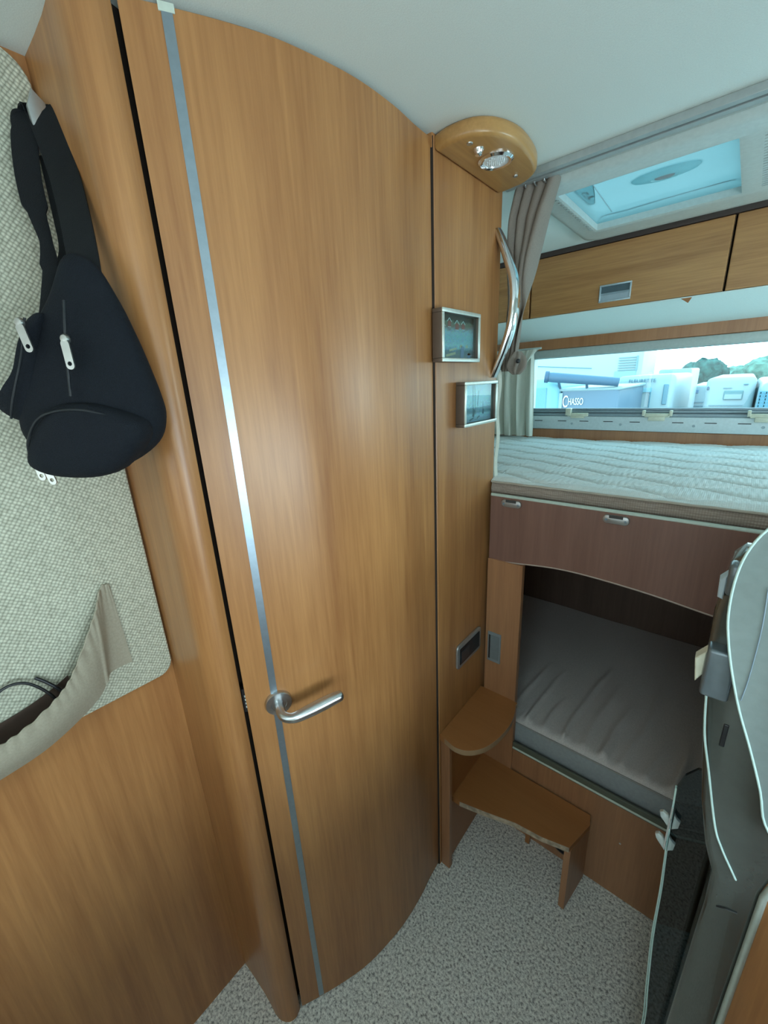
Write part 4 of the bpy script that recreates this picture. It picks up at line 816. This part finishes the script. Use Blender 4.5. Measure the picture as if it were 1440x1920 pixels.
B().tube([(-1.85, 7.0, 1.33), (-1.85, 6.95, 1.42)], 0.02, 8).build('bracket', AWN, va); B().tube([(-2.25, 7.0, 1.34), (-2.25, 6.9, 1.45)], 0.02, 8).build('bracket', AWN, va)
vb = vehicle('white motorhome nose with dark lettering beside the rolled awning', -1.86, -0.93, 9.0, 11.9, 1.47, VW, rad=0.10)
text(vb, 'FLEURETTE', -1.66, 8.975, 1.345, 0.085, AWN, 'lettering', 0.42)
B().box(-1.85, -1.28, 8.975, 9.0, 1.17, 1.245, 0.005, 1).build('shade_band', flat('shade_cyan', (0.22, 0.42, 0.50), 0.4), vb)
B().box(-1.30, -1.285, 8.978, 9.0, 0.6, 1.17).build('panel_seam', VG, vb); B().box(-1.10, -1.03, 8.975, 9.0, 0.95, 1.30, 0.01, 2).build('window', VG, vb)
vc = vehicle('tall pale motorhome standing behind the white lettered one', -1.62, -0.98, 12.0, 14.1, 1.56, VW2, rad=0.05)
B().box(-1.55, -1.10, 11.98, 12.0, 1.42, 1.435).build('roof_seam', VG, vc); B().box(-1.04, -1.015, 11.98, 12.0, 0.7, 1.36).build('edge_trim', VG, vc)
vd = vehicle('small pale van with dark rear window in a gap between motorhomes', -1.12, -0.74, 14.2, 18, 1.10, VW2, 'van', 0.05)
B().box(-1.09, -0.93, 14.18, 14.2, 0.90, 1.00, 0.01, 1).build('rear_window', flat('van_window', (0.06, 0.18, 0.30), 0.2), vd); B().box(-1.10, -0.78, 14.17, 14.2, 0.66, 0.68).build('bumper_line', VG, vd); B().box(-1.10, -0.78, 14.17, 14.2, 0.56, 0.58).build('bumper_line', VG, vd)
ve = vehicle('white motorhome rear with one framed window, right half of view', -0.50, 0.135, 9.0, 13, 1.375, VW, rad=0.07)
B().box(-0.250, -0.005, 8.975, 9.0, 1.02, 1.165, 0.01, 2).build('window_frame', flat('frame_teal', (0.10, 0.22, 0.24), 0.4), ve); B().box(-0.235, -0.020, 8.968, 8.98, 1.035, 1.11).build('window_blind', VW, ve)
B().box(-0.27, -0.16, 8.98, 9.0, 1.205, 1.212).build('vent_line', VG, ve); B().box(-0.485, -0.455, 8.98, 9.0, 1.18, 1.24, 0.01, 1).build('rear_lamp', AWN, ve); B().box(-0.42, 0.02, 8.98, 9.0, 0.925, 0.935).build('bumper_line', VG, ve); B().box(-0.02, 0.04, 8.98, 9.0, 1.25, 1.27, 0.005, 1).build('top_lamp', VG, ve)
vf = vehicle('white van cab with dark grille at the right end of the window', 0.17, 1.2, 8.0, 12, 1.31, VW, 'van', 0.10)
b2 = B()
for k in range(6): b2.box(0.165, 0.45, 7.975, 7.99, 0.93 + k * .045, 0.955 + k * .045)
for k in range(5): b2.box(0.18 + k * .06, 0.19 + k * .06, 7.975, 7.99, 0.93, 1.18)
b2.build('front_grille', VG, vf); B().box(0.165, 0.46, 7.985, 8.0, 0.93, 1.19).build('windscreen', flat('cab_glass', (0.14, 0.30, 0.42), 0.2), vf)
vg = vehicle('large white motorhome side with louvred vent behind the awning', -7.5, -2.55, 15.5, 18, 2.25, flat('camper_bright', (0.42, 0.46, 0.46), 0.4), rad=0.08)
b2 = B()
for k in range(6): b2.box(-3.22, -2.72, 15.46, 15.49, 1.60 + k * .075, 1.622 + k * .075)
b2.box(-2.72, -2.68, 15.46, 15.49, 1.58, 2.02); b2.build('louvre', flat('louvre_grey', (0.22, 0.32, 0.34), 0.5), vg)
b2 = B(); b2.box(-3.3, -2.7, 15.47, 15.5, 1.38, 1.58); b2.build('vent_panel', flat('vent_cyan', (0.28, 0.48, 0.55), 0.4), vg)
B().tube([(-5.9, 15.46, 1.90), (-4.0, 15.46, 1.72)], 0.012, 6).build('side_line', VG, vg)
LEAF = flat('tree_foliage', (0.035, 0.10, 0.085), 0.9, bump=0.6, bscale=3); LEAF2 = flat('far_foliage', (0.12, 0.22, 0.17), 0.9, bump=0.5, bscale=3); BARK = flat('bark', (0.10, 0.08, 0.06), 0.9)
def tree(label, x, y, ztop, wd, m):
    r = thing('tree', label, 'tree', (x, y, GY), 'trees beyond the parked vehicles')
    b3 = B()
    for k in range(26):
        a = random.uniform(0, 2 * PI); q = math.sqrt(random.random()); rz = random.uniform(-1, 1)
        t = bmesh.new(); bmesh.ops.create_icosphere(t, subdivisions=3, radius=1); s = wd * random.uniform(.16, .28)
        cz = ztop - wd * .42; k2 = math.sqrt(max(0.1, 1 - rz * rz)); cc = Vector((x + q * math.cos(a) * wd * .36 * k2, y + q * math.sin(a) * wd * .3, cz + rz * wd * .24))
        for v in t.verts: v.co = cc + v.co * s * (1 + 0.35 * noise.noise(v.co * 3.2 + Vector((k, 0, 0))))
        b3.add(t)
    b3.build('foliage', m, r, smooth=70)
    B().tube([(x, y, GY), (x, y, ztop - wd * .4)], wd * .05, 8).build('trunk', BARK, r)
tree('dark bluish tree rising above the pale small van', -1.95, 30, 1.95, 2.1, LEAF)
for i, (xx, yy, zz, ww) in enumerate(((-1.0, 34, 1.25, 2.2), (-0.2, 38, 1.55, 2.6))): tree('low green tree just above the framed window motorhome roof, %s' % ('left' if i == 0 else 'middle'), xx, yy, zz, ww, LEAF2)
tree('rounded pale green tree above the right corner of the framed window motorhome', 0.3, 30, 1.75, 2.2, LEAF2)
tree('tallest pale green tree at the right end of the window', 1.5, 42, 2.15, 2.8, LEAF2)
